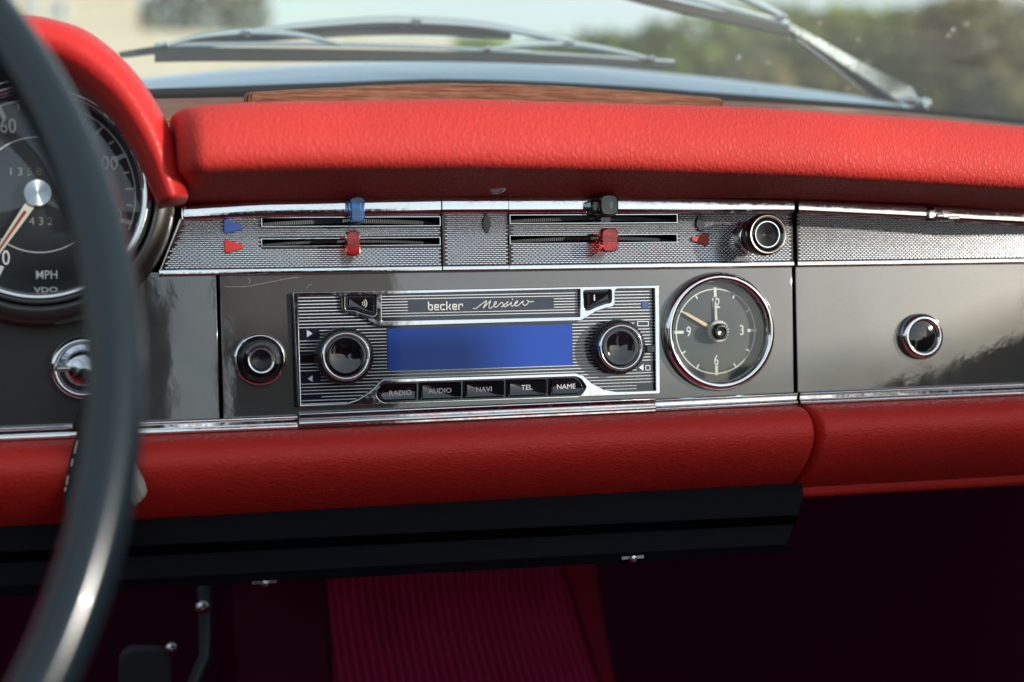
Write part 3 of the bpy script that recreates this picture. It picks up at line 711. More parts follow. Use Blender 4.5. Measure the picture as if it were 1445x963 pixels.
bz = lambda px, f: axz(px, (541-(px-540)*0.0325)+(27.6-(px-540)*0.003)*f, -3.0)
edges = [532]+cuts+[827]
for i, wd in enumerate(names):
    e0, e1 = edges[i]+(1.6 if i else 0), edges[i+1]-(1.6 if i < 4 else 0)
    if i == 0: L = [bz(546, .03), bz(e1, .03), bz(e1, .96), bz(541, .96), bz(533, .62), bz(537, .26)]; rr = [1, .5, .5, 2, 1.6, 1.2]
    elif i == 4: L = [bz(e0, .03), bz(811, .03), bz(818, .18), bz(825.5, .58), bz(818, .95), bz(e0, .96)]; rr = [.5, .8, 1, 1.6, 1.6, .5]
    else: L = [bz(e0, .03), bz(e1, .03), bz(e1, .96), bz(e0, .96)]; rr = .5
    poly = roundpoly([(p[0], p[2]) for p in [(q[0], 0, q[1]) for q in L]], rr, 3)
    tx = axz(*tc_[i], -4.2); key(poly, 0, -4.0, 'push_button', wd, (tx[0], tx[1], 0.004), 3.5)
lb = key(inset(lbt, 0.55), 0, -3.6, 'mode_button'); rb = key(inset(rbt, 0.55), 0, -3.6, 'mode_button')
b = MB(); c = axz(512.5, 428.5, -3.7)
for k, r_ in enumerate((0.8, 1.8, 2.8)):
    stroke([(c[0]-1.0+r_*cos(a_), c[1]+r_*sin(a_)*0.95) for a_ in [(-0.75+1.5*i/6) for i in range(7)]], 0.3, -3.72, -3.4, b)
b.build('lettering', white_print, lb, smooth=0)
b = MB(); c = axz(838.8, 420.5, -3.7); b.box(c[0]-.3, c[0]+.3, -3.72, -3.4, c[1]-1.4, c[1]+.7); b.box(c[0]-.3, c[0]+.3, -3.72, -3.4, c[1]+1.0, c[1]+1.5); b.build('lettering', white_print, rb, smooth=0)
# maker's lettering: square stroke letters and a flowing script
lg = MB(); x0, z0 = axz(604, 437.5, -.9); x1, _ = axz(655, 431, -.9); zt_ = axz(604, 427.5, -.9)[1]
cw = (x1-x0)/6; xh = (zt_-z0)*0.68; asc = zt_-z0+0.25; gw = cw*0.62; sw = 0.58
def L_(i, segs):
    for s_ in segs: stroke([(x0+cw*i+a_*gw+sw/2, z0+c_) for a_, c_ in s_], sw, -1.05, -0.4, lg)
L_(0, [[(0, asc), (0, 0), (1, 0), (1, xh), (0, xh)]])
L_(1, [[(1, 0), (0, 0), (0, xh), (1, xh), (1, xh*.5), (0, xh*.5)]])
L_(2, [[(1, 0), (0, 0), (0, xh), (1, xh)]])
L_(3, [[(0, asc), (0, 0)], [(0, xh*.5), (.55, xh*.5), (.95, xh)], [(.55, xh*.5), (1, 0)]])
L_(4, [[(1, 0), (0, 0), (0, xh), (1, xh), (1, xh*.5), (0, xh*.5)]])
L_(5, [[(0, 0), (0, xh), (1, xh), (1, xh*.7)]])
lg.build('lettering', white_print, fo, smooth=0)
sc_ = [(667, 435.8), (671, 435.5), (676, 432), (682, 427.5), (686.5, 424.8), (683.5, 431), (681.5, 435), (687, 429.5), (692, 424.6), (690, 430.5), (689.5, 434.6), (692.5, 435), (697, 431), (700.5, 427.4), (699, 426.2), (696.5, 429), (697, 433), (700, 433.6), (704.5, 429.5), (708, 427), (709.6, 429.5), (711, 433), (713.5, 432.6), (716.5, 429.8)]
sc2 = [(717, 425.8), (713, 429), (707, 434)]
sc3 = [(713.5, 432.6), (718, 430), (721.5, 426.6), (720.5, 430.6), (722, 432.6), (726, 430), (730.5, 425.6), (728.5, 425.5), (726, 429), (727, 432), (730.5, 431.4), (735, 427.6), (738.5, 424.8), (737, 428.5), (739.5, 431.2), (743.5, 429.5), (745.5, 426), (743, 423.8), (747.5, 426.2), (753, 425.4)]
sb = MB()
for s_ in (sc_, sc2, sc3):
    sb.tube([at(px, py, -0.95) for px, py in catmull(s_, 5)], 0.30, 6)
p = at(723, 422.6, -0.95); sb.tube([at(722.4, 423, -0.95), at(723.6, 422.4, -0.95)], 0.35, 6)
sb.build('lettering', white_print, fo, smooth=60)
# two rotary knobs
def radio_knob(px, py):
    q = at(px, py, -12); c = (q[0], 0, q[2])
    kn = lambda t_, j: (0.018*(1 if sin(t_*44) > 0 else -1)) if 1 <= j <= 3 else 0
    b = MB(); b.lathe([(12.2, 0.4), (13.6, 0.8), (13.9, 5), (13.7, 8.6), (12.8, 9.8), (12.0, 10.0), (11.6, 9.6)], c, 176, wob=kn)
    k_ = b.build('knob', black_plastic, Rd, smooth=50)
    MB().lathe([(12.1, 9.7), (11.9, 10.9), (11.3, 11.5), (10.7, 11.6), (10.2, 11.0), (9.9, 9.9)], c, 72).build('chrome_ring', chrome_clean, k_, smooth=70)
    MB().lathe([(10.1, 9.9), (9.4, 10.3), (7, 9.6), (4, 9.0), (0.05, 8.8)], c, 64).build('cap', black_gloss, k_, smooth=70)
radio_knob(489, 503); radio_knob(877.5, 490.5)

# ------------------------------------------------------------------ clock
C = thing('dashboard_clock', (CX, 0, CZ-31), 'round chrome clock beside the radio showing ten to twelve', 'clock')
c0 = (CX, 0, CZ)
MB().lathe([(29.4, -3), (31.0, -0.4), (31.2, 1.5), (30.6, 4.0), (29.0, 5.6), (27.4, 5.4), (26.5, 4.2), (26.2, 2.0), (26.4, -3.4)], c0, 96).build('bezel', chrome_clean, C, smooth=60)
YD = 3.0
MB().lathe([(26.6, -YD-0.4), (26.6, -YD), (0.05, -YD)], c0, 96).build('dial', clock_face, C, smooth=40)
pts_ = MB()
for k in range(12):
    a_ = pi/2-k*pi/6; big = k % 3 == 0; r0, r1, w_ = (18.7, 22.4, 1.5) if big else (20.2, 22.2, 0.8)
    stroke([(CX+r0*cos(a_), CZ+r0*sin(a_)), (CX+r1*cos(a_), CZ+r1*sin(a_))], w_, YD-0.35, YD-0.05, pts_)
rg = plate([circle(CX, CZ, 22.5, 96), circle(CX, CZ, 21.9, 96)], YD-0.3, YD-0.05)
mk = pts_.mesh('m'); nums = [text(s_, 7.6, CX+x_, CZ+z_, YD-0.2, sx=0.74, bold=0.03) for s_, x_, z_ in (('12', 0.0, 14.6), ('3', 14.8, 0.0), ('6', 0, -15.4), ('9', -15.2, 0))]
link('numerals', join([rg, mk]+nums, 'numerals'), cream_print, C, smooth=0)
def hand(name, ang, L, w0, w1, y, mt):
    d = Vector((cos(ang), sin(ang))); nn = Vector((-d.y, d.x)); c_ = Vector((CX, CZ))
    q = [c_-nn*w0, c_+d*L*0.9-nn*w1, c_+d*L, c_+d*L*0.9+nn*w1, c_+nn*w0]
    b = MB(); b.prism([tuple(v) for v in q], y, y+0.4); return b.build(name, mt, C, smooth=0)
hand('hour_hand', radians(91.5), 16.4, 0.8, 0.55, YD-1.6, hand_white)
mh = hand('minute_hand', radians(150.5), 21.6, 0.95, 0.7, YD-2.3, mat('pale gold', (0.62, 0.45, 0.28), 0.35, 0.3))
MB().lathe([(5.8, -YD+2.4), (6.0, -YD+3.6), (5.4, -YD+4.6), (3.2, -YD+4.9)], c0, 40).build('hub', hand_white, C, smooth=50)
kn = lambda t_, j: 0.10*(1 if sin(t_*16) > 0 else -1) if j in (1, 2, 3) else 0
k_ = MB().lathe([(2.8, -YD+4.4), (3.9, -YD+4.8), (3.9, 5.4), (3.6, 5.9), (2.5, 6.0), (2.2, 5.2), (0.05, 4.8)], c0, 128, wob=kn).build('setting_knob', mat('clock knob', (0.05, 0.05, 0.05), 0.25, 0.7), C, smooth=40)
def thin_glass(name, tint, fres):
    M = bpy.data.materials.new(name); M.use_nodes = True; n = M.node_tree.nodes; l = M.node_tree.links; n.clear()
    o = n.new('ShaderNodeOutputMaterial'); t1 = n.new('ShaderNodeBsdfTransparent'); g1 = n.new('ShaderNodeBsdfGlossy'); f1 = n.new('ShaderNodeLayerWeight'); f1.inputs[0].default_value = 0.5; pw = n.new('ShaderNodeMath'); pw.operation = 'POWER'; pw.inputs[1].default_value = 4.0; ma = n.new('ShaderNodeMath'); ma.operation = 'MULTIPLY_ADD'; ma.inputs[1].default_value = 0.7; ma.inputs[2].default_value = 0.035; x = n.new('ShaderNodeMixShader')
    d1 = n.new('ShaderNodeBsdfDiffuse'); y = n.new('ShaderNodeMixShader'); y.inputs[0].default_value = 0.008; d1.inputs[0].default_value = (.7, .7, .68, 1)
    t1.inputs[0].default_value = (*tint, 1); g1.inputs['Roughness'].default_value = 0.02; 
    l.new(f1.outputs['Facing'], pw.inputs[0]); l.new(pw.outputs[0], ma.inputs[0]); l.new(ma.outputs[0], x.inputs[0]); l.new(t1.outputs[0], x.inputs[1]); l.new(g1.outputs[0], x.inputs[2])
    l.new(x.outputs[0], y.inputs[1]); l.new(d1.outputs[0], y.inputs[2]); l.new(y.outputs[0], o.inputs[0]); return M
lens = thin_glass('instrument lens', (0.95, 0.97, 0.97), 1.5)
MB().lathe([(26.6, 1.6), (26.6, 2.2), (14, 2.7), (4.2, 2.8), (4.0, 2.2), (14, 2.1), (26.6, 1.6)], c0, 72).build('lens', lens, C, smooth=60)

# ------------------------------------------------------------------ speedometer
SY = -8
s0 = at(54, 273, SY); SXc, SZc = s0[0], s0[2]; k3 = 0.3075
S = thing('speedometer', (SXc, 0, SZc-52), 'large black speedometer with white numerals and orange striped needle', 'gauge')
sc0 = (SXc, SY, SZc)
MB().lathe([(51.5, -9), (52, -2), (51.6, 2), (50, 5.2), (48, 6.2), (46.4, 5.2), (45.6, 2.5), (45.4, -3.2)], sc0, 96).build('bezel', chrome_clean, S, smooth=60)
MB().lathe([(46.6, -3.6), (45.8, -3.0), (0.05, -3.0)], sc0, 96).build('dial', speedo_face, S, smooth=40)
yd = SY+3.0; tk = MB()
A0 = radians(-117); per = radians(-2.18)
for v in range(0, 125, 5):
    a_ = A0+per*v; big = v % 20 == 0; r0, r1, w_ = (38.0, 42.6, 2.0) if big else ((39.0, 42.6, 0.9) if v % 10 == 0 else (39.6, 41.4, 0.9))
    stroke([(SXc+r0*cos(a_), SZc+r0*sin(a_)), (SXc+r1*cos(a_), SZc+r1*sin(a_))], w_, yd-0.35, yd-0.05, tk)
rg = plate([[(SXc+r*cos(A0+per*122*i/80), SZc+r*sin(A0+per*122*i/80)) for r, i in [(43.4, i) for i in range(81)]+[(42.7, i) for i in range(80, -1, -1)]]], yd-0.3, yd-0.05)
nums = [text(str(v), 9.6, SXc+33.2*cos(A0+per*v), SZc+33.2*sin(A0+per*v), yd-0.2, sx=0.78, bold=0.03) for v in range(0, 121, 20)]
q = axz(66, 388.5, yd); nums.append(text('MPH', 5.4, q[0], q[1], yd-.2, sx=0.92, bold=0.05)); q = axz(65, 409.5, yd); nums.append(text('VDO', 3.3, q[0], q[1], yd-.2, sx=1.45, bold=0.12))
rings = []
for r_ in range(3): pass
link('numerals', join([rg, tk.mesh('t')]+nums, 'numerals'), white_print, S, smooth=0)
for a0_, a1_, r_ in ((35, 150, 26), (-150, -30, 27)):
    ar = MB(); stroke([(SXc+r_*cos(radians(a0_+(a1_-a0_)*i/30)), SZc+r_*sin(radians(a0_+(a1_-a0_)*i/30))) for i in range(31)], 0.5, yd-.3, yd-.05, ar)
    ar.build('dial_arc', silver_print, S, smooth=0)
for (x_, y_, s_) in ((35, 243, '1 3 5 8'), (58, 313, '4 3 2')):
    q = axz(x_, y_, yd); link('odometer', text(s_, 5.2, q[0], q[1], yd-.15, sx=1.0), mat('dim digits', (0.22, 0.2, 0.17), 0.6), S, smooth=0)
na = atan2(272-392, -28-54)     # needle towards the lower left
d = Vector((cos(na), sin(na))); nn = Vector((-d.y, d.x)); c_ = Vector((SXc, SZc))
MB().prism([tuple(v) for v in (c_-nn*2.2+d*6, c_+d*40-nn*1.0, c_+d*40+nn*1.0, c_+nn*2.2+d*6)], SY-1.4, SY-0.6).build('needle', hand_white, S, smooth=0)
MB().prism([tuple(v) for v in (c_-nn*0.7+d*10, c_+d*38-nn*.35, c_+d*38+nn*.35, c_+nn*0.7+d*10)], SY-1.75, SY-1.45).build('needle_stripe', hand_red, S, smooth=0)
hubm = mat('spun aluminium', (0.75, 0.77, 0.8), 0.3, 1.0); hubm.node_tree.nodes['Principled BSDF'].inputs['Anisotropic'].default_value = 0.9
tg = hubm.node_tree.nodes.new('ShaderNodeTangent'); tg.direction_type = 'RADIAL'; tg.axis = 'Y'; hubm.node_tree.links.new(tg.outputs[0], hubm.node_tree.nodes['Principled BSDF'].inputs['Tangent'])
hb_ = MB().lathe([(6.3, -1), (6.5, 2.6), (5.9, 3.4), (3, 3.5), (0.05, 3.52)], (0, 0, 0), 64)
ho = hb_.build('hub_cap', hubm, S, smooth=50); ho.data.transform(Matrix.Translation(Vector(ORG[S.name]))); ho.location = Vector((SXc, SY, SZc))*.001-Vector(ORG[S.name])
MB().lathe([(45.3, 1.2), (45.3, 1.8), (25, 3.8), (0.05, 4.6), (0.05, 4.0), (25, 3.2), (45.3, 1.2)], sc0, 72).build('lens', lens, S, smooth=60)

# grey shroud ring and red arch over the instruments (parts of the dashboard)
MB().lathe([(51.8, 10), (52.2, 16), (54, 19), (57.5, 18.5), (60.5, 14), (61.5, 6), (61.5, -8)], (SXc, 0, SZc), 96).build('gauge_shroud', mat('dark grey shroud', (0.07, 0.066, 0.06), 0.35, 0.5, coat=0.4), D, smooth=60)
MB().box(-330, 0, 1, 13, 20, 106).build('binnacle_back', dark_void, D, smooth=0)
YA = -46
arc_o = [(-170, 36), (-60, 12), (20, 14), (75, 22), (130, 43), (190, 96), (235, 166), (256, 230), (266, 272)]
arc_i = [(-165, 115), (-60, 92), (14, 84), (55, 88), (98, 108), (150, 152), (186, 205), (208, 250), (222, 284)]
b = MB(); R = []
ao = catmull([at(px, py, YA) for px, py in arc_o], 6); ai = catmull([at(px, py, YA) for px, py in arc_i], 6)
N_ = len(ao)
for i, (o_, i_) in enumerate(zip(ao, ai)):
    O, I = Vector((o_[0], o_[2])), Vector((i_[0], i_[2])); sec = []
    fl = 1.0
    for tt, yy in catmull([(0.0, 34), (0.02, -4), (0.0, -16), (0.08, -26), (0.25, -33), (0.48, -35), (0.70, -32), (0.86, -26), (0.96, -18), (1.0, -8), (1.0, 34)], 3):
        p_ = I+(O-I)*tt; sec.append((p_.x, yy-24, p_.y))
    R.append(sec)
# rounded closing end
last = R[-1]; cx_ = sum(p[0] for p in last)/len(last); cy_ = -34; cz_ = sum(p[2] for p in last)/len(last); dn = Vector((R[-1][0][0]-R[-2][0][0], 0, R[-1][0][2]-R[-2][0][2])).normalized()
for k in range(1, 6):
    a_ = pi/2*k/6; R.append([(cx_+(x-cx_)*(0.7+0.3*cos(a_))+dn.x*2*sin(a_), cy_+(y-cy_)*(0.7+0.3*cos(a_)), cz_+(z-cz_)*(0.7+0.3*cos(a_))+dn.z*2*sin(a_)) for x, y, z in last])
b.loft(R); b.build('instrument_hood', red_hood, D, smooth=70)

# ------------------------------------------------------------------ heater controls behind the slots
H = thing('heater_control', (160, 0, 23), 'pair of ribbed heater sliders with red, blue and smoked plastic levers', 'heater control')
def drum(k):
    x0, x1, z0, z1 = SL[k]; b = MB(); n = int((x1-x0)/0.5); R = []
    for i in range(n+1):
        x = x0-1+(x1-x0+2)*i/n; u_ = (2*i/n-1); yb = 1.4+5.5*u_*u_-(0.25 if i % 2 else 0); zz0 = z0+0.5+1.0*(1-u_*u_)
        zt2 = z1-0.3-1.9*u_*u_
        R.append([(x, yb, zz0), (x, yb-0.3, zt2), (x, 12, zt2), (x, 12, zz0)])
    b.loft(R); b.build('slider_drum', mat('ribbed drum', (0.05, 0.052, 0.055), 0.45), H, smooth=0)
for k in SL: drum(k)
def lever(px0, py0, px1, py1, Y, dep, mt, stem_px, label, side=None):
    a = at(px0, py0, Y); c = at(px1, py1, Y); x0, x1, z1, z0 = a[0], c[0], a[2], c[2]; w_ = x1-x0; hgt = z1-z0; ym = Y+dep
    b = MB()
    prof = lambda f: roundpoly([(x0+w_*(.5-.5*f), z0+hgt*.06), (x1-w_*(.5-.5*f), z0+hgt*.06), (x1-w_*(.5-.5*f), z1-hgt*.05), (x0+w_*(.5-.5*f), z1-hgt*.05)], [w_*.3]*4, 3)
    R = []
    for yy, f, g_ in ((ym, .72, .8), (ym-dep*.15, .86, .92), (Y+dep*.45, 1.0, 1.0), (Y+dep*.15, 1.0, 1.0), (Y, .8, .9)):
        zc = (z0+z1)/2; R.append([(x, yy, zc+(z-zc)*g_) for x, z in prof(f)])
    b.loft(R); o = b.build('lever', mt, H, smooth=35); tag(o, label)
    s_ = axz(*stem_px, 0); MB().box(s_[0]-w_*.28, s_[0]+w_*.28, ym-1, 4, s_[1]-1.2, s_[1]+1.2).build('stem', mt, o, bevel=0.4)
    return o
lever(494, 275, 516, 317, -15, 8, blue_plastic, (500, 315), 'clear blue lever')
lever(488, 324, 509.5, 363, -15, 8, red_plastic, (494, 344), 'clear red lever left')
lever(846, 273, 874, 306, -15, 8, smoke_plastic, (848, 311), 'smoked grey lever')
lever(848, 320, 874, 358, -15, 8, red_plastic, (850, 340), 'clear red lever right')
a = at(831, 283, -8); c = at(846, 301, -8); MB().box(a[0], c[0]+1, -12, -3, c[2], a[2]).build('lever_stub', smoke_plastic, H, bevel=1.2, seg=3)
# direction marks on the mesh
def mark(L, mt, name='direction_mark', y=-3.3, r=0.4):
    poly = roundpoly([axz(px, py, y) for px, py in L], r, 3); b = MB(); b.prism(poly, y, -1.2); return b.build(name, mt, H, bevel=0.25)
mark([(316, 310.5), (320, 309.5), (342, 319), (342.5, 323.5), (319, 330), (316, 328)], blue_mark, r=.5)
mark([(316, 339), (320, 338), (343.5, 345.5), (344, 350), (320, 357.5), (316.5, 355)], red_mark, r=.5)
mark([(976, 335.5), (999, 328.5), (1000.5, 331), (1000.5, 344), (998, 347), (976, 339.5)], red_mark, r=.5)
mark([(684, 303), (689, 302.5), (692.5, 315), (692.5, 320), (688.5, 328.5), (684.5, 328), (680.5, 318), (681.5, 312)], black_plastic, r=.4)
mark([(984.5, 304), (990.5, 303.5), (994.5, 315), (994, 320), (990, 326.5), (986.5, 326), (982.5, 318.5), (983, 312)], black_plastic, r=.4)

# ------------------------------------------------------------------ pull knobs and the light switch
def pull_knob(px, py, Y, sc, label, name='pull_knob'):
    q = at(px, py, Y); c = (q[0], 0, q[2]); d_ = -Y
    t_ = thing(name, (c[0], 0, c[2]-10), label, 'knob', 'black pull knobs on the dashboard')
    return t_, c, d_
t1, c, d_ = pull_knob(368.5, 508, -9, 1, 'black pull knob with chrome rim left of the radio')
MB().lathe([(12.6, -0.2), (12.7, 2.0), (12.2, 3.2), (11.4, 3.4), (11.0, 2.6)], c, 64).build('base_ring', chrome_clean, t1, smooth=60)
MB().lathe([(11.3, 2.4), (10.9, 4.2), (10.2, 5.0), (9.2, 6.5), (9.0, 10.5), (8.4, 11.6), (7.0, 11.8), (6.3, 11.0)], c, 64).build('body', black_gloss, t1, smooth=50)
MB().lathe([(6.5, 11.0), (6.3, 11.7), (5.7, 11.7), (5.2, 11.0), (4.6, 9.4)], c, 48).build('inner_ring', chrome_clean, t1, smooth=60)
MB().lathe([(4.8, 9.3), (3.5, 8.6), (0.05, 8.2)], c, 32).build('centre', black_plastic, t1, smooth=60)
t2, c, d_ = pull_knob(1083, 331, -24, 1, 'long black pull knob standing out from the woven chrome strip')
MB().lathe([(9.2, 0.6), (9.2, 7.5), (8.6, 8.6), (7.8, 8.8)], c, 64).build('base_ring', chrome, t2, smooth=50)
MB().lathe([(7.6, 8), (7.6, 14), (8.6, 15), (10.6, 17.4), (10.9, 19.5), (10.6, 23.2), (9.7, 24.4)], c, 64).build('body', black_plastic, t2, smooth=50)
MB().lathe([(10.0, 24.2), (9.6, 24.9), (9.0, 24.9), (8.6, 24.3)], c, 64).build('rim', mat('worn brass rim', (0.5, 0.45, 0.36), 0.3, 0.9), t2, smooth=60)
MB().lathe([(8.7, 24.3), (7.6, 23.6), (6.9, 23.5)], c, 64).build('dish', black_gloss, t2, smooth=60)
MB().lathe([(7.0, 23.4), (6.8, 24.2), (6.3, 24.2), (6.0, 23.2)], c, 48).build('inner_ring', chrome_clean, t2, smooth=60)
MB().lathe([(6.1, 23.3), (5.4, 22.9), (2.0, 22.2), (1.2, 21.4), (0.05, 21.2)], c, 48).build('centre', mat('dull black', (0.03, 0.03, 0.03), 0.35, 0.3), t2, smooth=60)
q = at(117, 520, -8); c = (q[0], 0, q[2])
t3 = thing('light_switch', (c[0], 0, c[2]-14), 'round chrome rotary switch with grip bar half hidden behind the steering wheel', 'switch')
MB().lathe([(14.6, -0.2), (14.8, 3), (14.0, 5.4), (12.6, 6.2), (11.4, 5.6), (11.0, 3.2)], c, 64).build('bezel', chrome_clean, t3, smooth=60)
MB().lathe([(11.2, 2.6), (8.6, 2.8), (8.4, 8), (7.4, 10.2), (4.5, 12), (0.05, 12.6)], c, 64).build('dome', chrome_mat('worn chrome', 0.14, (0.6, 0.62, 0.66), 0.2, 200), t3, smooth=50)
MB().box(c[0]-11.2, c[0]+11.2, -11.5, -8, c[2]-1.0, c[2]+1.0).build('grip_bar', steel, t3, bevel=0.8, seg=3)

# ------------------------------------------------------------------ key pouch and tassel hanging behind the wheel
K = thing('key_pouch', at(140, 740, -30), 'black leather key pouch with pale tassel hanging behind the steering wheel', 'key pouch')
L = [(117, 560), (150, 556), (172, 600), (182, 680), (170, 742), (96, 742), (90, 700), (100, 640), (110, 606), (101, 602)]
poly = roundpoly([axz(px, py, -22) for px, py in L], 2.0, 4)
MB().prism(poly, -27, -19).build('pouch', black_leather, K, bevel=2.5, seg=3)
b = MB(); b.tube([at(115.5, 572, -23), at(101, 604, -24)], 0.55, 8); b.build('metal_edge', steel, K, smooth=60)
stc = MB()
for (p0, p1) in (((109, 622), (105, 640)), ((102.5, 648), (100.5, 658)), ((96, 672), (94, 684)), ((93, 688), (91.5, 693))): stc.tube([at(*p0, -27.4), at(*p1, -27.4)], 0.4, 6)
stc.build('stitching', tassel_mat, K, smooth=60)
b = MB()
for k, (x0_, y0_, x1_, y1_) in enumerate(((188, 660, 200, 703), (186, 664, 196, 708), (190, 662, 203, 700), (184, 668, 191, 712))):
    b.tube([at(x0_-6, y0_-14, -30+k), at(x0_, y0_, -31+k), at((x0_+x1_)/2+1, (y0_+y1_)/2, -32+k), at(x1_-0.5, y1_-6, -32+k), at(x1_, y1_, -31+k)], lambda t_: 0.8+1.3*sin(pi*min(1, t_*0.88+.1)), 8, upv=(0, 1, 0))
b.build('tassel', tassel_mat, K, smooth=60)

# ------------------------------------------------------------------ steering wheel
WT = radians(20); wc = Vector((-208.5, -275, -12.8)); e1 = Vector((1, 0, 0)); e2 = Vector((0, sin(WT), cos(WT))); ax = e1.cross(e2)
SW = thing('steering_wheel', tuple(wc), 'large dark glossy steering wheel rim in the left foreground', 'steering wheel')
b = MB(); R = []
for i in range(161):
    t_ = 2*pi*i/160; dirv = e1*cos(t_)+e2*sin(t_)
    R.append([tuple(wc+dirv*(200+8.3*cos(a_))+ax*(-9.2*sin(a_))) for a_ in [2*pi*k/28 for k in range(28)]])
b.loft(R, caps=False)
b.build('rim', mat('dark bakelite', (0.006, 0.012, 0.016), 0.2, spec=0.45, coat=0.12), SW, smooth=60)
for a_ in (pi*0.94, pi*1.5, pi*0.06-0.0):
    pass
b = MB()
for a_ in (pi, pi*1.36, pi*0.64):
    dv = e1*cos(a_)+e2*sin(a_); b.tube([tuple(wc+ax*-40), tuple(wc+dv*90+ax*-22), tuple(wc+dv*196)], 6, 12, flat=1.8)
b.build('spoke', black_plastic, SW, smooth=60)
MB().lathe([(0.05, 58), (30, 54), (42, 40), (44, 20), (30, 0)], tuple(wc+ax*-0), 48, axis=tuple(-ax)).build('hub', black_plastic, SW, smooth=60)

# ------------------------------------------------------------------ pedals
Pd = thing('pedal', at(205, 990, 150), 'dark rubber pedal pad low in the footwell', 'pedal')
poly = roundpoly([axz(px, py, 190) for px, py in ((168, 925), (180, 912), (230, 912), (242, 926), (244, 1010), (166, 1010))], 8, 5)
MB().prism(poly, 186, 196).build('pad', mat('pedal rubber', (0.02, 0.022, 0.028), 0.7), Pd, bevel=3, seg=3)
b = MB(); b.tube([at(288, 815, 215), at(290, 880, 208), at(291, 925, 204), at(270, 975, 200)], 4.5, 12); b.build('lever_arm', mat('blue grey steel', (0.04, 0.05, 0.06), 0.45, 0.6), Pd, smooth=60)
p = at(286, 857, 205); MB().lathe([(0.1, 5), (3.5, 4), (4.5, 0), (4.5, -6)], p, 18).build('bolt', steel, Pd, smooth=60)
p = at(242, 915, 185); MB().lathe([(0.1, 4), (3.0, 3), (3.8, 0), (3.8, -8)], p, 18).build('bolt', steel, Pd, smooth=60)

# tip the car, with everything fixed in it, to its true lean
bpy.context.view_layer.update()
for o in list(scene.objects):
    if o.parent is None and o.type in {'MESH', 'EMPTY'} and o.name != 'ground':
        o.matrix_world = LEAN @ o.matrix_world
bpy.context.view_layer.update()

# ------------------------------------------------------------------ outside: house, wall, trees
cream = mat('cream render', (0.62, 0.55, 0.42), 0.9); dark_pane = mat('window pane', (0.03, 0.05, 0.06), 0.1)
t__, n__, l__, b__ = nodes(cream); l__.new(ramp(cream, noise(cream, mapped(cream), 0.6, 5), [(0.3, (0.55, 0.48, 0.36)), (0.7, (0.68, 0.6, 0.47))]), b__.inputs['Base Color'])
YH = 30000
hx0 = out_at(-220, 0, YH)[0]; hx1 = out_at(196, 40, YH)[0]
Ho = thing('house', ((hx0+hx1)/2, YH, -850), 'cream rendered house blurred beyond the instrument hood', 'house')
MB().box(hx0, hx1, YH, YH+7000, -850, out_at(0, -60, YH)[2]).build('wall', cream, Ho, smooth=0)
for px, py, w_, h_ in ((47, 6, 22, 34), (86, 14, 26, 36), (4, 4, 18, 34), (-60, 6, 22, 34)):
    a = out_at(px-w_/2, py-h_/2, YH-60); c = out_at(px+w_/2, py+h_/2, YH-60); wn = MB().box(a[0], c[0], YH-60, YH+20, c[2], a[2]).build('window', mat('window frame', (0.6, 0.6, 0.58), 0.5), Ho, smooth=0)
    MB().box(a[0]+120, c[0]-120, YH-80, YH-50, c[2]+120, a[2]-120).build('pane', dark_pane, wn, smooth=0)
BW = thing('boundary_wall', (0, 24000, -850), 'low cream garden wall behind the parked wiper', 'wall')
MB().box(out_at(120, 46, 24000)[0], out_at(640, 60, 24000)[0], 24000, 24300, -850, out_at(300, 46, 24000)[2]).build('front_wall', cream, BW, smooth=0)
# two unseen panels added right of the car, shaped to shade the lower dashboard
b = MB(); b.loft([[(x, -1868, -850), (x, -1868, 545), (x, -1740, 508), (x, -1590, 468), (x, 900, 440), (x, 900, -850)] for x in (2000, 2035)]); b.build('sun_blocker', cream, BW, smooth=0)
b = MB(); b.loft([[(x, -1866, -850), (x, -1866, 590), (x, -1960, 618), (x, -1998, 622), (x, -2002, 690), (x, -2165, 690), (x, -2165, -850)] for x in (1996, 2040)]); b.build('stepped_sun_blocker', cream, BW, smooth=0)

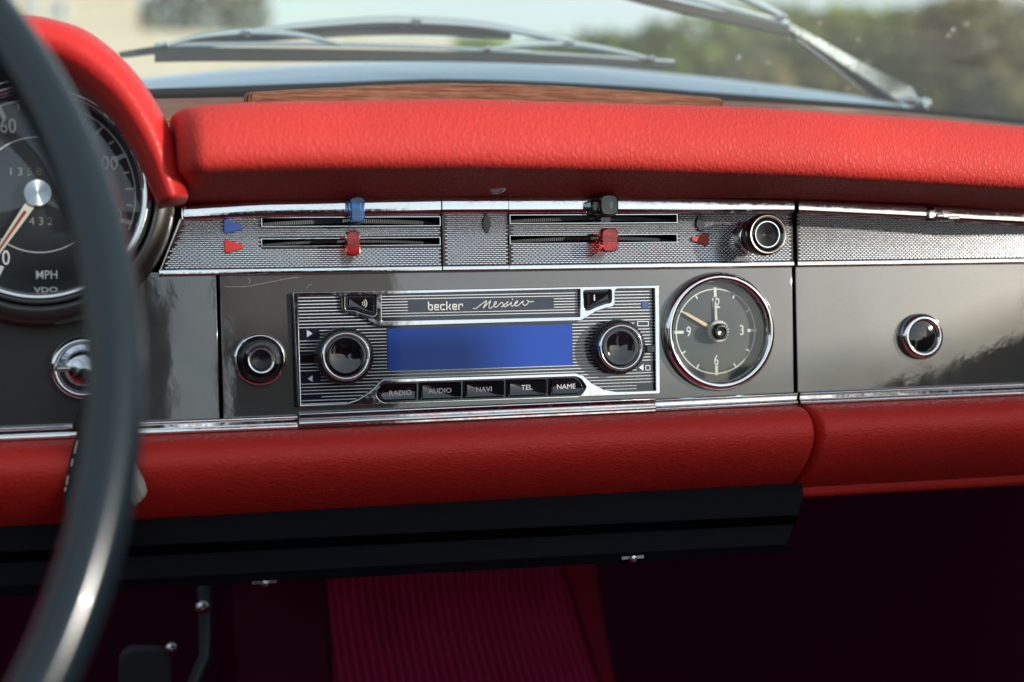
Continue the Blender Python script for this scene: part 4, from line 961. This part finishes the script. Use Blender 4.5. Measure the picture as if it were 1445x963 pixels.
def leaf_mat(name, c0_, c1_):
    M = mat(name, c0_, 0.7, spec=0.2); t, n, l, b = nodes(M); oi = n.new('ShaderNodeNewGeometry')
    l.new(ramp(M, oi.outputs['Random Per Island'], [(0.0, c0_), (1.0, c1_)]), b.inputs['Base Color']); return M
LM = [leaf_mat('olive leaves', (0.06, 0.09, 0.012), (0.20, 0.25, 0.035)), leaf_mat('brown autumn leaves', (0.08, 0.075, 0.02), (0.22, 0.19, 0.06)), leaf_mat('yellow green leaves', (0.10, 0.14, 0.018), (0.27, 0.35, 0.055)), leaf_mat('grey green leaves', (0.10, 0.12, 0.09), (0.2, 0.22, 0.17))]
bark = mat('bark', (0.07, 0.05, 0.035), 0.9)
def tree(px, pytop, Y, wpx, mi, label, n=2600, pybot=300, group='trees beyond the bonnet'):
    top = out_at(px, pytop, Y); half = (out_at(px+wpx/2, pytop, Y)[0]-top[0]); zb = -850; H_ = top[2]-zb
    rnd = random.Random(int(px*7+Y)); T_ = thing('tree', (top[0], Y, zb), label, 'tree', group)
    b = MB(); ctr = []
    for k in range(26):
        hh = rnd.uniform(0.15, 0.93); a_ = rnd.uniform(0, 2*pi); rr = half*sqrt(rnd.random())*(0.95 if hh < 0.6 else 0.95-0.6*(hh-0.6)/0.4)
        ctr.append((top[0]+rr*cos(a_), Y+rr*sin(a_), zb+H_*hh, min(half, H_*.5)*rnd.uniform(0.25, 0.42)))
    for k in range(n):
        c_ = ctr[rnd.randrange(len(ctr))]; v = Vector((rnd.gauss(0, 1), rnd.gauss(0, 1), rnd.gauss(0, 1))).normalized()*c_[3]*rnd.uniform(0.6, 1.05)
        p_ = Vector(c_[:3])+v
        if p_.z > top[2]+60: p_.z = top[2]+60-rnd.random()*200
        u1 = Vector((rnd.gauss(0, 1), rnd.gauss(0, 1), rnd.gauss(0, 1))).normalized(); u2 = u1.orthogonal().normalized(); s_ = min(half, 2600)*rnd.uniform(0.06, 0.13)
        b.add([p_-u1*s_, p_+u2*s_*.6, p_+u1*s_, p_-u2*s_*.6], [(0, 1, 2, 3)])
    b.build('crown', LM[mi], T_, smooth=0)
    tb = MB(); tb.tube([(top[0], Y, zb), (top[0]+half*.05, Y, zb+H_*.3), (top[0], Y, zb+H_*.75)], lambda t_: half*(0.11-0.08*t_), 10)
    for k in range(6):
        c_ = ctr[k]; tb.tube([(top[0], Y, zb+H_*.28), ((top[0]+c_[0])/2, (Y+c_[1])/2, (zb+H_*.35+c_[2])/2), c_[:3]], lambda t_: half*(0.04-0.03*t_), 6)
    tb.build('trunk', bark, T_, smooth=60)
tree(270, -60, 34000, 230, 3, 'grey green tree beside the cream house', 3200)
tree(760, 66, 20000, 200, 2, 'low yellow green shrub at the left end of the tree row')
tree(900, 42, 16000, 260, 0, 'broad olive tree above the middle of the bonnet')
tree(1030, 20, 15000, 280, 2, 'yellow green tree behind the raised wiper blade')
tree(1170, 16, 13000, 280, 0, 'tall olive tree behind the chrome wiper arm')
tree(1300, 24, 12000, 260, 2, 'bright green tree right of the chrome wiper arm')
tree(1410, 4, 11000, 260, 1, 'brown autumn tree at the right edge')
tree(1540, -20, 11000, 260, 1, 'brown autumn tree cut by the right edge')
tree(690, 58, 26000, 260, 2, 'pale green bushes left of the tree row')
tree(820, 52, 17000, 220, 0, 'rounded olive bush behind the end of the parked wiper')
tree(1240, 40, 14000, 260, 2, 'leafy green tree half behind the wiper arm')
tree(970, 70, 13000, 240, 0, 'low olive bush below the raised wiper blade')
tree(1120, 90, 11500, 300, 1, 'brownish low bush under the raised wiper')
tree(600, 62, 42000, 420, 2, 'distant pale green copse behind the parked wiper')
